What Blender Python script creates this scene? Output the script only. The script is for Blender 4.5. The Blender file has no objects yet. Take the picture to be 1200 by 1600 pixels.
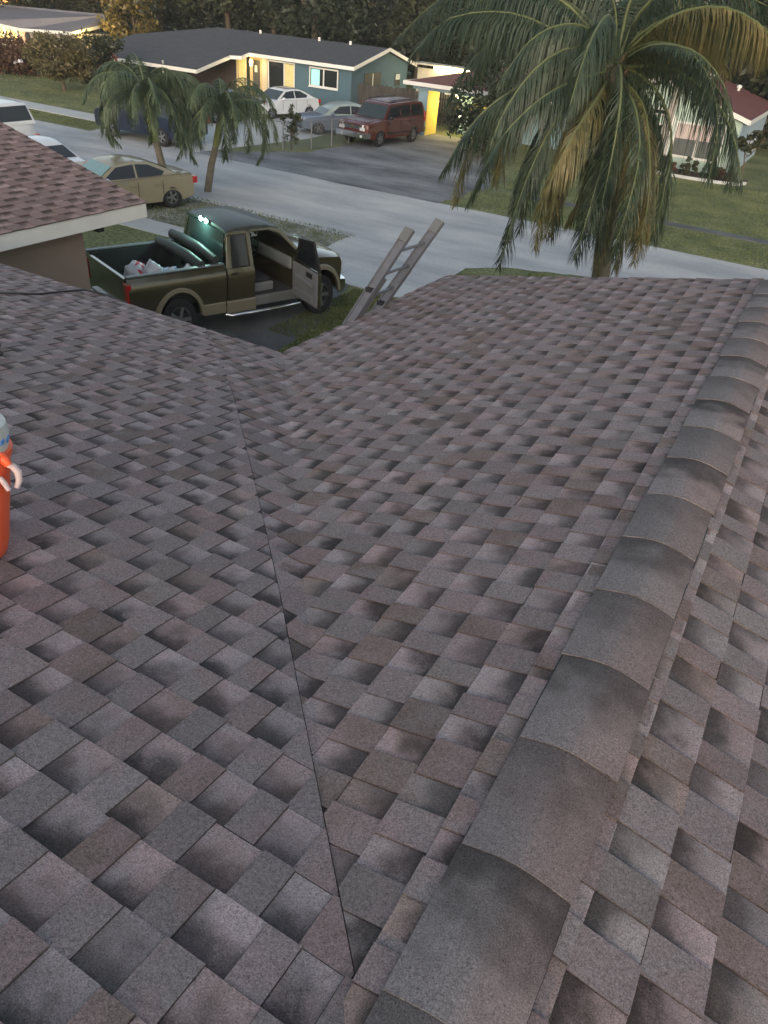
import bpy, bmesh, math, random
from mathutils import Vector, Matrix
random.seed(7)
PI = math.pi
# ------------------------------------------------------------------ camera, sky, sun, exposure
scn = bpy.context.scene
COL = scn.collection
CAMH = 6.2
FPX = 1163.0
RM = Matrix(((0.86510207, -0.33760264, 0.37097556), (0.49587159, 0.46420237, -0.73391248), (0.07556306, 0.81886545, 0.56898999)))
cam_d = bpy.data.cameras.new('camera')
cam = bpy.data.objects.new('camera', cam_d)
COL.objects.link(cam)
cam.matrix_world = Matrix.Translation((0, 0, CAMH)) @ RM.to_4x4()
cam_d.sensor_fit = 'VERTICAL'
cam_d.sensor_height = 32.0
cam_d.lens = FPX / 1600 * 32.0
cam_d.clip_start = 0.05
cam_d.clip_end = 900
scn.camera = cam

world = bpy.data.worlds.new("World")
scn.world = world
world.use_nodes = True
wn = world.node_tree.nodes
wl = world.node_tree.links
wn.clear()
wo = wn.new('ShaderNodeOutputWorld')
bg = wn.new('ShaderNodeBackground')
sky = wn.new('ShaderNodeTexSky')
sky.sky_type = 'NISHITA'
sky.sun_disc = False
SUN_EL, SUN_AZ = math.radians(9.0), math.radians(160.0)     # azimuth clockwise from +Y
sky.sun_elevation = SUN_EL
sky.sun_rotation = SUN_AZ
sky.altitude = 0
sky.air_density = 1.0
sky.dust_density = 2.0
sky.ozone_density = 1.0
bg.inputs['Strength'].default_value = 0.12
hs = wn.new('ShaderNodeHueSaturation')
hs.inputs['Saturation'].default_value = 0.62
wl.new(sky.outputs[0], hs.inputs['Color'])
wl.new(hs.outputs[0], bg.inputs['Color'])
wl.new(bg.outputs[0], wo.inputs['Surface'])

sun_d = bpy.data.lights.new('sun', 'SUN')
sun_d.energy = 0.5
sun_d.angle = math.radians(60)
sun_d.color = (1.0, 0.80, 0.62)
sun = bpy.data.objects.new('sun', sun_d)
COL.objects.link(sun)
sd = Vector((math.sin(SUN_AZ) * math.cos(SUN_EL), math.cos(SUN_AZ) * math.cos(SUN_EL), math.sin(SUN_EL)))
sun.rotation_euler = sd.to_track_quat('Z', 'Y').to_euler()

scn.view_settings.view_transform = 'Standard'
scn.view_settings.look = 'None'
scn.view_settings.exposure = 1.35
scn.view_settings.gamma = 1.0
scn.view_settings.use_curve_mapping = False

# ------------------------------------------------------------------ helpers
def at(px, py, Y):
    """world point at depth Y seen in direction (px, py) of the 1200x1600 photograph"""
    d = RM @ Vector((px - 600., 800. - py, -FPX))
    t = Y / d.y
    return Vector((d.x * t, Y, CAMH + d.z * t))

def gnd(px, py, z=0.0):
    d = RM @ Vector((px - 600., 800. - py, -FPX))
    t = (z - CAMH) / d.z
    return Vector((d.x * t, d.y * t, z))

RMT = RM.transposed()
def proj(P):
    q = RMT @ (Vector(P) - Vector((0, 0, CAMH)))
    return (600 + FPX * q.x / -q.z, 800 - FPX * q.y / -q.z, -q.z)

def mat(name, col, rough=0.6, metal=0.0, var=0.12, vscale=3.0, bump=0.0, bscale=60.0, emit=None, estr=0.0,
        coat=0.0, col2=None, spec=0.5, fine=0.0, fscale=150.0, trans=0.0, alpha=1.0, stretch=None):
    m = bpy.data.materials.new(name)
    m.use_nodes = True
    nt = m.node_tree
    N, L = nt.nodes, nt.links
    b = N['Principled BSDF']
    b.inputs['Roughness'].default_value = rough
    b.inputs['Metallic'].default_value = metal
    b.inputs['Specular IOR Level'].default_value = spec
    b.inputs['Coat Weight'].default_value = coat
    b.inputs['Coat Roughness'].default_value = 0.06
    b.inputs['Transmission Weight'].default_value = trans
    b.inputs['Alpha'].default_value = alpha
    tc = N.new('ShaderNodeTexCoord')
    src = tc.outputs['Object']
    if stretch:
        mp = N.new('ShaderNodeMapping')
        mp.inputs['Scale'].default_value = stretch
        L.new(src, mp.inputs['Vector'])
        src = mp.outputs[0]
    n = N.new('ShaderNodeTexNoise')
    n.inputs['Scale'].default_value = vscale
    n.inputs['Detail'].default_value = 6
    n.inputs['Roughness'].default_value = 0.6
    L.new(src, n.inputs['Vector'])
    mx = N.new('ShaderNodeMix')
    mx.data_type = 'RGBA'
    c1 = tuple(max(0, c * (1 - var)) for c in col)
    c2 = tuple(min(1, c * (1 + var)) for c in col) if col2 is None else col2
    mx.inputs['A'].default_value = (*c1, 1)
    mx.inputs['B'].default_value = (*c2, 1)
    rmp = N.new('ShaderNodeMapRange')
    rmp.inputs['From Min'].default_value = 0.3
    rmp.inputs['From Max'].default_value = 0.7
    L.new(n.outputs['Fac'], rmp.inputs['Value'])
    L.new(rmp.outputs[0], mx.inputs['Factor'])
    out = mx.outputs['Result']
    if fine > 0:
        n2 = N.new('ShaderNodeTexNoise')
        n2.inputs['Scale'].default_value = fscale
        n2.inputs['Detail'].default_value = 3
        L.new(src, n2.inputs['Vector'])
        r2 = N.new('ShaderNodeMapRange')
        r2.inputs['From Min'].default_value = 0.3
        r2.inputs['From Max'].default_value = 0.7
        r2.inputs['To Min'].default_value = 1 - fine
        r2.inputs['To Max'].default_value = 1 + fine
        L.new(n2.outputs['Fac'], r2.inputs['Value'])
        ml = N.new('ShaderNodeVectorMath')
        ml.operation = 'SCALE'
        L.new(out, ml.inputs[0])
        L.new(r2.outputs[0], ml.inputs['Scale'])
        out = ml.outputs[0]
    L.new(out, b.inputs['Base Color'])
    if bump > 0:
        nb = N.new('ShaderNodeTexNoise')
        nb.inputs['Scale'].default_value = bscale
        nb.inputs['Detail'].default_value = 4
        L.new(src, nb.inputs['Vector'])
        bp = N.new('ShaderNodeBump')
        bp.inputs['Strength'].default_value = bump
        bp.inputs['Distance'].default_value = 0.02
        L.new(nb.outputs['Fac'], bp.inputs['Height'])
        L.new(bp.outputs[0], b.inputs['Normal'])
    if emit:
        b.inputs['Emission Color'].default_value = (*emit, 1)
        b.inputs['Emission Strength'].default_value = estr
    return m

class MB:
    """collects faces; becomes one mesh object"""
    def __init__(s):
        s.v = []; s.f = []; s.c = []; s.m = []
    def face(s, pts, mi=0):
        i = len(s.v)
        s.v += [tuple(p) for p in pts]
        s.f.append(tuple(range(i, i + len(pts)))); s.m.append(mi)
    def add(s, vs, fs, mi=0):
        i = len(s.v)
        s.v += [tuple(p) for p in vs]
        s.f += [tuple(i + k for k in f) for f in fs]
        s.m += [mi] * len(fs)
    def box(s, x0, y0, z0, x1, y1, z1, M=None, mi=0):
        vs = [Vector(p) for p in ((x0, y0, z0), (x1, y0, z0), (x1, y1, z0), (x0, y1, z0), (x0, y0, z1), (x1, y0, z1), (x1, y1, z1), (x0, y1, z1))]
        if M is not None: vs = [M @ p for p in vs]
        s.add(vs, [(0, 3, 2, 1), (4, 5, 6, 7), (0, 1, 5, 4), (1, 2, 6, 5), (2, 3, 7, 6), (3, 0, 4, 7)], mi)
    def prism(s, poly, d, mi=0):
        """polygon (3d points) thickened by vector d"""
        n = len(poly); d = Vector(d)
        a = [Vector(p) for p in poly]; b = [p + d for p in a]
        s.add(a + b, [tuple(range(n - 1, -1, -1)), tuple(range(n, 2 * n))] + [(i, (i + 1) % n, n + (i + 1) % n, n + i) for i in range(n)], mi)
    def bar(s, a, b, w, h=None, up=(0, 0, 1), mi=0):
        a = Vector(a); b = Vector(b); h = h or w
        t = (b - a).normalized(); u = Vector(up)
        if abs(t.dot(u)) > 0.98: u = Vector((1, 0, 0))
        r = t.cross(u).normalized(); u = r.cross(t).normalized()
        vs = []
        for p in (a, b):
            for i, j in ((-1, -1), (1, -1), (1, 1), (-1, 1)):
                vs.append(p + r * (i * w / 2) + u * (j * h / 2))
        s.add(vs, [(3, 2, 1, 0), (4, 5, 6, 7), (0, 1, 5, 4), (1, 2, 6, 5), (2, 3, 7, 6), (3, 0, 4, 7)], mi)
    def tube(s, pts, rad, n=8, cap=True, mi=0):
        pts = [Vector(p) for p in pts]
        if not hasattr(rad, '__len__'): rad = [rad] * len(pts)
        rings = []
        t0 = (pts[1] - pts[0]).normalized()
        u = t0.orthogonal().normalized()
        for i, p in enumerate(pts):
            t = (pts[min(i + 1, len(pts) - 1)] - pts[max(i - 1, 0)]).normalized()
            u = (u - t * u.dot(t)).normalized()
            w = t.cross(u)
            rings.append([p + (u * math.cos(2 * PI * k / n) + w * math.sin(2 * PI * k / n)) * rad[i] for k in range(n)])
        vs = [q for r in rings for q in r]
        fs = []
        for i in range(len(pts) - 1):
            for k in range(n):
                fs.append((i * n + k, i * n + (k + 1) % n, (i + 1) * n + (k + 1) % n, (i + 1) * n + k))
        if cap:
            fs.append(tuple(range(n - 1, -1, -1))); fs.append(tuple((len(pts) - 1) * n + k for k in range(n)))
        s.add(vs, fs, mi)
    def lathe(s, prof, o=(0, 0, 0), axis='z', n=24, mi=0):
        o = Vector(o); vs = []; fs = []
        for r, h in prof:
            for k in range(n):
                a = 2 * PI * k / n
                if axis == 'z': p = (r * math.cos(a), r * math.sin(a), h)
                elif axis == 'y': p = (r * math.sin(a), h, r * math.cos(a))
                else: p = (h, r * math.cos(a), r * math.sin(a))
                vs.append(o + Vector(p))
        for i in range(len(prof) - 1):
            for k in range(n):
                fs.append((i * n + k, i * n + (k + 1) % n, (i + 1) * n + (k + 1) % n, (i + 1) * n + k))
        s.add(vs, fs, mi)
    def loft(s, prof, slices, fn, mi=0, caps=True):
        n = len(prof)
        vs = [fn(x, z, q) for q in slices for x, z in prof]
        fs = []
        for i in range(len(slices) - 1):
            for k in range(n):
                fs.append((i * n + k, i * n + (k + 1) % n, (i + 1) * n + (k + 1) % n, (i + 1) * n + k))
        if caps:
            fs.append(tuple(range(n - 1, -1, -1))); fs.append(tuple((len(slices) - 1) * n + k for k in range(n)))
        s.add(vs, fs, mi)
    def build(s, name, m, parent=None, smooth=None, world=False, loc=None, recalc=True):
        me = bpy.data.meshes.new(name)
        vs = s.v
        off = Vector((0, 0, 0))
        if loc is not None: off = Vector(loc)
        elif world and parent is not None:
            q = parent
            while q is not None: off += q.location; q = q.parent
        if off.length > 0: vs = [(a - off.x, b - off.y, c - off.z) for a, b, c in vs]
        me.from_pydata(vs, [], s.f)
        ms = m if isinstance(m, (list, tuple)) else [m]
        for q in ms: me.materials.append(q)
        if len(ms) > 1: me.polygons.foreach_set('material_index', s.m)
        if recalc:
            bm = bmesh.new(); bm.from_mesh(me)
            bmesh.ops.recalc_face_normals(bm, faces=bm.faces)
            bm.to_mesh(me); bm.free()
        if smooth is not None:
            me.polygons.foreach_set('use_smooth', [True] * len(me.polygons))
            me.set_sharp_from_angle(angle=math.radians(smooth))
        o = bpy.data.objects.new(name, me)
        COL.objects.link(o)
        if parent is not None: o.parent = parent
        if loc is not None: o.location = loc
        return o

def thing(name, label, cat, loc=(0, 0, 0), rz=0.0, group=None):
    o = bpy.data.objects.new(name, None)
    COL.objects.link(o)
    o.location = loc; o.rotation_euler = (0, 0, rz); o.empty_display_size = 0.3
    o['label'] = label; o['category'] = cat
    if group: o['group'] = group
    return o
def tag(o, label, cat, group=None):
    o['label'] = label; o['category'] = cat
    if group: o['group'] = group
    return o
def struct(o): o['kind'] = 'structure'; return o
def stuff(o, label=None, cat=None):
    o['kind'] = 'stuff'
    if label: o['label'] = label; o['category'] = cat
    return o
def copy_tree(o, parent=None):
    c = o.copy(); COL.objects.link(c)
    if parent: c.parent = parent
    for ch in list(o.children): copy_tree(ch, c)
    return c

# ------------------------------------------------------------------ materials
def shingle_mat(name, tints, gain=1.0, vary=True):
    m = bpy.data.materials.new(name); m.use_nodes = True
    nt = m.node_tree; N, L = nt.nodes, nt.links
    b = N['Principled BSDF']
    b.inputs['Roughness'].default_value = 0.9
    b.inputs['Specular IOR Level'].default_value = 0.35
    a = N.new('ShaderNodeAttribute'); a.attribute_name = 'tab'
    sp = N.new('ShaderNodeSeparateColor'); L.new(a.outputs['Color'], sp.inputs[0])
    tc = N.new('ShaderNodeTexCoord')
    def math_(op, x, y=None, z=None, clamp=False):
        n = N.new('ShaderNodeMath'); n.operation = op; n.use_clamp = clamp
        for i, q in enumerate((x, y, z)):
            if q is None: continue
            if isinstance(q, (int, float)): n.inputs[i].default_value = q
            else: L.new(q, n.inputs[i])
        return n.outputs[0]
    def noise(sc, det=3, rough=0.5):
        n = N.new('ShaderNodeTexNoise'); n.inputs['Scale'].default_value = sc
        n.inputs['Detail'].default_value = det; n.inputs['Roughness'].default_value = rough
        L.new(tc.outputs['Object'], n.inputs['Vector']); return n.outputs['Fac']
    ramp = N.new('ShaderNodeValToRGB'); cr = ramp.color_ramp
    cr.elements[0].position = 0; cr.elements[0].color = (*tints[0], 1)
    cr.elements[1].position = 1; cr.elements[1].color = (*tints[-1], 1)
    for i, t in enumerate(tints[1:-1]):
        e = cr.elements.new((i + 1) / (len(tints) - 1)); e.color = (*t, 1)
    big = noise(1.1, 3); mid = noise(9, 4)
    tsel = math_('ADD', sp.outputs[2], math_('MULTIPLY', math_('SUBTRACT', math_('ADD', big, math_('MULTIPLY', math_('SUBTRACT', mid, .5), .35)), 0.5), 1.1), clamp=True)
    L.new(tsel, ramp.inputs[0])
    g1 = noise(230, 2, 0.95); g2 = noise(90, 3, 0.85); mid = noise(9, 4)
    # light / dark granule blend running up each cut-out tab, ragged by granules
    fr = math_('ADD', sp.outputs[0], math_('ADD', math_('MULTIPLY', math_('SUBTRACT', g2, 0.5), 1.1), math_('MULTIPLY', math_('SUBTRACT', mid, 0.5), 1.3)))
    mr = N.new('ShaderNodeMapRange'); mr.interpolation_type = 'SMOOTHSTEP'
    mr.inputs['From Min'].default_value = 0.12; mr.inputs['From Max'].default_value = 0.95
    mr.inputs['To Min'].default_value = 1.5; mr.inputs['To Max'].default_value = 0.30
    L.new(fr, mr.inputs['Value'])
    vr = math_('ADD', .68, math_('MULTIPLY', math_('FRACT', math_('MULTIPLY', sp.outputs[2], 13.7)), .42)) if vary else 1.0
    low = math_('MULTIPLY', math_('MINIMUM', math_('MULTIPLY', sp.outputs[1], 2.0), 1.0), vr)
    f1 = math_('ADD', math_('MULTIPLY', mr.outputs[0], low), math_('SUBTRACT', 1.0, low))
    edge = math_('GREATER_THAN', sp.outputs[1], 0.75)
    f2 = math_('MULTIPLY', f1, math_('SUBTRACT', 1.0, math_('MULTIPLY', edge, 0.5)))
    gr = N.new('ShaderNodeMapRange'); gr.inputs['From Min'].default_value = 0.28; gr.inputs['From Max'].default_value = 0.72
    gr.inputs['To Min'].default_value = 0.05 * gain; gr.inputs['To Max'].default_value = 2.1 * gain
    L.new(math_('MULTIPLY_ADD', g1, 0.6, math_('MULTIPLY', g2, 0.4)), gr.inputs['Value'])
    tone = math_('ADD', 0.85, math_('MULTIPLY', math_('FRACT', math_('MULTIPLY', sp.outputs[2], 7.3)), 0.30)) if vary else 1.0
    f3 = math_('MULTIPLY', math_('MULTIPLY', f2, gr.outputs[0]), tone)
    vm = N.new('ShaderNodeVectorMath'); vm.operation = 'SCALE'
    L.new(ramp.outputs[0], vm.inputs[0]); L.new(f3, vm.inputs['Scale'])
    L.new(vm.outputs[0], b.inputs['Base Color'])
    bp = N.new('ShaderNodeBump'); bp.inputs['Strength'].default_value = 0.5; bp.inputs['Distance'].default_value = 0.004
    L.new(math_('ADD', g1, g2), bp.inputs['Height']); L.new(bp.outputs[0], b.inputs['Normal'])
    return m
M = {}
M['shingle'] = shingle_mat('weathered_shingle_granules', [(.205, .176, .176), (.240, .190, .192), (.210, .182, .182), (.240, .180, .180), (.215, .184, .184), (.230, .170, .168), (.175, .132, .118), (.210, .180, .176)])
M['shingle_cap'] = shingle_mat('ridge_cap_granules', [(.150, .138, .138), (.165, .145, .145), (.180, .142, .138), (.178, .136, .130)], vary=False)
M['shingle_brown'] = shingle_mat('reddish_shingle_granules', [(.20, .145, .135), (.23, .165, .155), (.215, .150, .14), (.19, .135, .12)])
M['deck'] = mat('roof_underlay', (.035, .03, .03), .95)
M['cap'] = mat('ridge_cap_granules', (.125, .108, .105), .92, var=.12, vscale=2.2, fine=.5, fscale=330, bump=.4, bscale=300, col2=(.165, .135, .128), spec=.35)
M['white_trim'] = mat('white_painted_trim', (.72, .72, .70), .55, var=.06)
M['stucco_brown'] = mat('tan_stucco', (.30, .225, .185), .9, var=.05, bump=.3, bscale=40)
M['soffit'] = mat('grey_soffit_paint', (.42, .42, .42), .8)
M['asphalt'] = mat('street_asphalt', (.38, .40, .42), .85, var=.10, vscale=.55, fine=.10, fscale=25, bump=.2, bscale=60, stretch=(.5, 1.4, 1), col2=(.60, .60, .59))
M['dark_asphalt'] = mat('patched_driveway_asphalt', (.075, .083, .095), .85, var=.1, vscale=.42, fine=.2, fscale=18, bump=.3, bscale=40, col2=(.30, .31, .325), stretch=(.7, 1.3, 1))
M['drive'] = mat('worn_driveway', (.085, .092, .10), .9, var=.15, vscale=.8, fine=.2, fscale=30, col2=(.15, .155, .16))
M['concrete'] = mat('pale_concrete', (.50, .52, .52), .85, var=.08, vscale=1.2, fine=.08, fscale=30)
M['grass'] = mat('lawn_ground', (.11, .15, .055), .95, var=.3, vscale=.5, fine=.5, fscale=9, col2=(.22, .23, .10), bump=.6, bscale=25)
M['verge'] = mat('sandy_verge_ground', (.085, .10, .05), .95, var=.2, vscale=1.3, fine=.35, fscale=7, col2=(.38, .38, .35), bump=.5, bscale=14)
M['blade'] = mat('grass_blades', (.10, .15, .05), .8, var=.3, vscale=1.0, col2=(.20, .22, .09))
M['trunk'] = mat('palm_trunk_bark', (.17, .15, .115), .9, var=.2, vscale=6, bump=.7, bscale=18, stretch=(1, 1, 5))
M['bark'] = mat('tree_bark', (.10, .08, .06), .9, var=.25, vscale=4, bump=.5, bscale=12)

def leafmat(name, col, col2, rough=.5, var_scale=1.5, trans=.25):
    m = mat(name, col, rough, var=.2, vscale=var_scale, col2=col2, fine=.25, fscale=12)
    nt = m.node_tree; N, L = nt.nodes, nt.links
    b = N['Principled BSDF']; out = N['Material Output']
    tr = N.new('ShaderNodeBsdfTranslucent')
    src = b.inputs['Base Color'].links[0].from_socket
    L.new(src, tr.inputs['Color'])
    mx = N.new('ShaderNodeMixShader'); mx.inputs[0].default_value = trans
    L.new(b.outputs[0], mx.inputs[1]); L.new(tr.outputs[0], mx.inputs[2])
    L.new(mx.outputs[0], out.inputs['Surface'])
    return m
M['frond'] = leafmat('coconut_frond_green', (.030, .058, .046), (.065, .095, .060))
M['frond_old'] = leafmat('ageing_frond_olive', (.07, .095, .045), (.20, .165, .07))
M['frond_dead'] = leafmat('dry_frond_tan', (.22, .165, .08), (.15, .12, .06))
M['rachis'] = mat('frond_midrib', (.10, .125, .055), .6)
M['xmas'] = leafmat('feather_palm_green', (.05, .088, .055), (.125, .17, .095))
M['leaf_dark'] = leafmat('dark_tree_leaves', (.020, .034, .022), (.045, .060, .032), var_scale=.4)
M['leaf_mid'] = leafmat('olive_tree_leaves', (.036, .050, .028), (.075, .085, .040), var_scale=.5)
M['leaf_warm'] = leafmat('lamplit_tree_leaves', (.12, .10, .03), (.19, .15, .05), var_scale=.6)  # lamp glow on the foliage put into the leaf colour
M['leaf_round'] = leafmat('brownish_hedge_leaves', (.10, .095, .045), (.18, .15, .065), var_scale=.8)
M['leaf_red'] = leafmat('reddish_shrub_leaves', (.09, .045, .032), (.13, .075, .045), var_scale=1)
M['blossom'] = mat('orange_blossoms', (.55, .16, .06), .7)
M['flower_white'] = mat('white_flowers', (.7, .7, .75), .7)
M['flower_yellow'] = mat('yellow_flowers', (.62, .5, .08), .7)
M['glass'] = mat('dark_window_glass', (.018, .022, .026), .08, spec=.6, var=.1)
M['glass_teal'] = mat('windshield_glass', (.03, .045, .048), .06, spec=.8, var=.1)
M['chrome'] = mat('chrome', (.75, .75, .76), .12, metal=1.0, var=.03)
M['alloy'] = mat('alloy_wheel', (.45, .46, .47), .3, metal=.9, var=.05)
M['rubber'] = mat('black_rubber', (.018, .018, .02), .8)
M['black'] = mat('black_plastic', (.022, .023, .025), .5)
M['grey_plastic'] = mat('grey_interior_plastic', (.20, .205, .21), .6)
M['tail'] = mat('red_lamp_lens', (.45, .02, .02), .2, coat=.5)
M['lamp'] = mat('clear_lamp_lens', (.62, .64, .66), .1, spec=.8)
M['alu'] = mat('worn_aluminium', (.17, .172, .19), .5, metal=.4, var=.15, vscale=9)
M['orange'] = mat('orange_cooler_plastic', (.95, .13, .04), .45, var=.06, vscale=4)
M['lid'] = mat('white_lid_plastic', (.62, .62, .58), .45, var=.12, vscale=16)
M['bluemark'] = mat('blue_print', (.12, .28, .62), .5)

# ------------------------------------------------------------------ ground, street, pavements
def sheet(name, pts, z, m, sub=0):
    b = MB(); b.face([(x, y, z) for x, y in pts])
    o = b.build(name, m); return struct(o)
def slab(name, x0, y0, x1, y1, h, m):
    b = MB(); b.box(x0, y0, -.1, x1, y1, h); return struct(b.build(name, m))

sheet('ground', [(-450, -60), (300, -60), (300, 500), (-450, 500)], 0.0, M['grass'])
def wob(pts, amp, n, seed):
    """a closed outline with irregular edges"""
    r = random.Random(seed); out = []
    for i in range(len(pts)):
        a = pts[i]; b = pts[(i + 1) % len(pts)]
        for k in range(n):
            t = k / n
            j = 0 if k == 0 else amp
            out.append((a[0] + (b[0] - a[0]) * t + r.uniform(-j, j), a[1] + (b[1] - a[1]) * t + r.uniform(-j, j)))
    return out
sheet('verge', wob([(-60, 17.4), (-11.9, 17.5), (-12.0, 21.0), (-60, 21.3)], .12, 24, 1), .004, M['verge'])
sheet('street', wob([(-200, 21.1), (-12.3, 20.3), (-11, 20.0), (-8.6, 19.6), (-7.2, 20.9), (-5.2, 21.7), (80, 21.8), (80, 26.88), (-12.6, 26.7), (-200, 26.7)], .05, 10, 2), .008, M['asphalt'])
sheet('driveway', wob([(-12.6, 8.5), (-9.0, 8.5), (-8.75, 12.0), (-9.0, 14.0), (-9.75, 16.0), (-9.9, 16.35), (-12.6, 16.35)], .05, 5, 3), .012, M['drive'])
sheet('driveway_apron', wob([(-12.1, 17.3), (-8.15, 17.3), (-8.2, 20.2), (-11.0, 21.0), (-12.4, 21.2)], .05, 5, 4), .014, M['asphalt'])
# near pavement as separate slabs
xx = -60.0
pav = []
while xx < 20:
    b = MB(); b.box(xx, 16.35, -.1, xx + 1.48, 17.35, .03)
    o = struct(b.build('pavement_slab', M['concrete'])); pav.append(o)
    xx += 1.5
# far pavement left and right
pp = struct(MB().build('far_pavement', M['concrete']))
bpy.data.objects.remove(pp)
b = MB()
k = 0
slabmesh = None
for xs in [(-90 + 1.5 * i) for i in range(44)] + [(-10.5 + 1.5 * i) for i in range(10)]:
    wdt = 1.45 if xs < -20 else .55
    bb = MB(); bb.box(xs, 28.85 if xs < -20 else 30.35, -.1, xs + 1.48, (28.85 if xs < -20 else 30.35) + wdt, .03)
    struct(bb.build('pavement_slab', M['concrete'] if xs < -20 else M['drive']))
sheet('neighbour_driveway', wob([(-24.6, 26.6), (-12.4, 26.6), (-12.2, 31), (-14.2, 36), (-17.0, 42), (-21.0, 42), (-21.4, 36), (-21.2, 31.2), (-22.8, 29.2)], .14, 8, 5), .012, M['dark_asphalt'])
sheet('concrete_driveway', [(-30.5, 26.65), (-24.2, 26.65), (-23.4, 34), (-24.5, 45.5), (-34, 45.5), (-32.5, 36)], .016, M['concrete'])
# ------------------------------------------------------------------ our own roof
E = .170
ZR, XR, SB = 4.33, -.11, .272
SA, ZA0 = .2077, 4.41
def zA(x, y): return ZA0 - SA * y
def zB(x, y): return ZR + SB * (x - XR)
def zC(x, y): return ZR - SB * (x - XR)
house = thing('house', 'house under the camera with weathered mauve grey shingle roof and long capped ridge', 'house', (0, 2, 0))

def clip(poly, a, b, c):
    """keep a*x+b*y+c >= 0 ; vertices are (x, y, d)"""
    out = []
    for i in range(len(poly)):
        p = poly[i]; q = poly[(i + 1) % len(poly)]
        fp = a * p[0] + b * p[1] + c; fq = a * q[0] + b * q[1] + c
        if fp >= 0: out.append(p)
        if (fp >= 0) != (fq >= 0):
            t = fp / (fp - fq)
            out.append(tuple(p[k] + (q[k] - p[k]) * t for k in range(3)))
    return out

class Cell:
    __slots__ = ('polys', 'kind', 'rnd', 'area')

def tab_cell(polys, kind, rnd):
    c = Cell(); c.polys = polys; c.kind = kind; c.rnd = rnd; c.area = 0
    for top, fr in polys:
        pr = [proj(p) for p in top]
        if min(q[2] for q in pr) < .2: continue
        cx = sum(q[0] for q in pr) / len(pr); cy = sum(q[1] for q in pr) / len(pr)
        if -20 < cx < 1220 and -20 < cy < 1620:
            s = 0
            for i in range(len(pr)):
                s += pr[i][0] * pr[(i + 1) % len(pr)][1] - pr[(i + 1) % len(pr)][0] * pr[i][1]
            c.area += abs(s) / 2
    return c

def cells_mesh(name, cells, m, parent, rootloc):
    vs, fs, cols = [], [], []
    for c in cells:
        for top, fr in c.polys:
            n = len(top); i0 = len(vs)
            for p in top: vs.append((p[0] - rootloc[0], p[1] - rootloc[1], p[2] - rootloc[2]))
            for p in top: vs.append((p[0] - rootloc[0], p[1] - rootloc[1], p[2] - rootloc[2] - .014))
            fs.append(tuple(i0 + k for k in range(n)))
            for k in range(n): cols += [fr[k], c.kind, c.rnd, 1.0]
            for k in range(n):
                k2 = (k + 1) % n
                fs.append((i0 + k2, i0 + k, i0 + n + k, i0 + n + k2))
                for _ in range(4): cols += [.3, 1.0, c.rnd, 1.0]
    me = bpy.data.meshes.new(name)
    me.from_pydata(vs, [], fs)
    at_ = me.color_attributes.new('tab', 'FLOAT_COLOR', 'CORNER')
    at_.data.foreach_set('color', cols)
    me.materials.append(m)
    o = bpy.data.objects.new(name, me); COL.objects.link(o); o.parent = parent
    return o

def ccw(top, fr):
    s = 0
    for i in range(len(top)):
        s += top[i][0] * top[(i + 1) % len(top)][1] - top[(i + 1) % len(top)][0] * top[i][1]
    if s < 0: return top[::-1], fr[::-1]
    return top, fr

SEQ = [.17, .15, .20, .16, .14, .22, .16, .18, .15, .20, .17, .14]
def course_cells(course, u0, u1, place, regions, cut_noise, rs, hi=(.0125, .0055), lo=(.0065, .001), stagger=-.17, scale=1.0, jit=.004):
    """cells of one course. place(u, f)->(x, y): f 0 at butt .. 1 at head. regions: list of (halfplanes, zfunc, lift)"""
    out = []
    u = u0 - 2.3 + (course * stagger) % 2.0
    k = 0
    sh = rs.uniform(-.02, .02)
    while u < u1:
        w = SEQ[(k + (course // 7) * 5) % len(SEQ)] * scale * rs.uniform(.97, 1.03)
        kind = 0.0 if k % 2 == 0 else 0.5
        a, b_ = u + sh, u + w + sh
        k += 1; u += w
        if b_ < u0 or a > u1: continue
        a = max(a, u0); b_ = min(b_, u1)
        if b_ - a < .01: continue
        hh = hi if kind == 0.0 else lo
        g = .0012
        j1 = rs.uniform(-jit, jit); tilt = rs.uniform(0, .0022)
        q = []
        for (uu, f) in ((a + g, 0.0), (b_ - g, 0.0), (b_ - g, 1.0), (a + g, 1.0)):
            x, y = place(uu, f - (0.0 if f else j1 / E))
            q.append((x, y, f))
        polys = []
        for planes, zf, lift in regions:
            pl = q
            for (A_, B_, C_) in planes:
                pl = clip(pl, A_, B_, C_)
                if len(pl) < 3: break
            if len(pl) < 3: continue
            top = [(x, y, zf(x, y) + lift + tilt + hh[0] + (hh[1] - hh[0]) * f) for x, y, f in pl]
            fr = [f for x, y, f in pl]
            polys.append(ccw(top, fr))
        if polys:
            out.append(tab_cell(polys, kind, rs.random()))
    return out

CUT = [(-.20, .60), (-.336, .747), (-.685, 1.128), (-1.072, 1.551), (-1.496, 2.016), (-2.01, 2.561), (-3.232, 3.843), (-3.679, 4.292), (-4.75, 5.28), (-5.1, 5.62)]
def halfplane(p, q, side=1):
    """points left of p->q for side=1"""
    a = -(q[1] - p[1]); b = q[0] - p[0]
    c = -(a * p[0] + b * p[1])
    return (a * side, b * side, c * side)
# true valley  y = .24 - 1.31 x
VAL_B = (1.31, 1.0, -.24)      # >=0 on B side
VAL_A = (-1.31, -1.0, .24)
rs = random.Random(11)
cells = []
EA = .166
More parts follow.
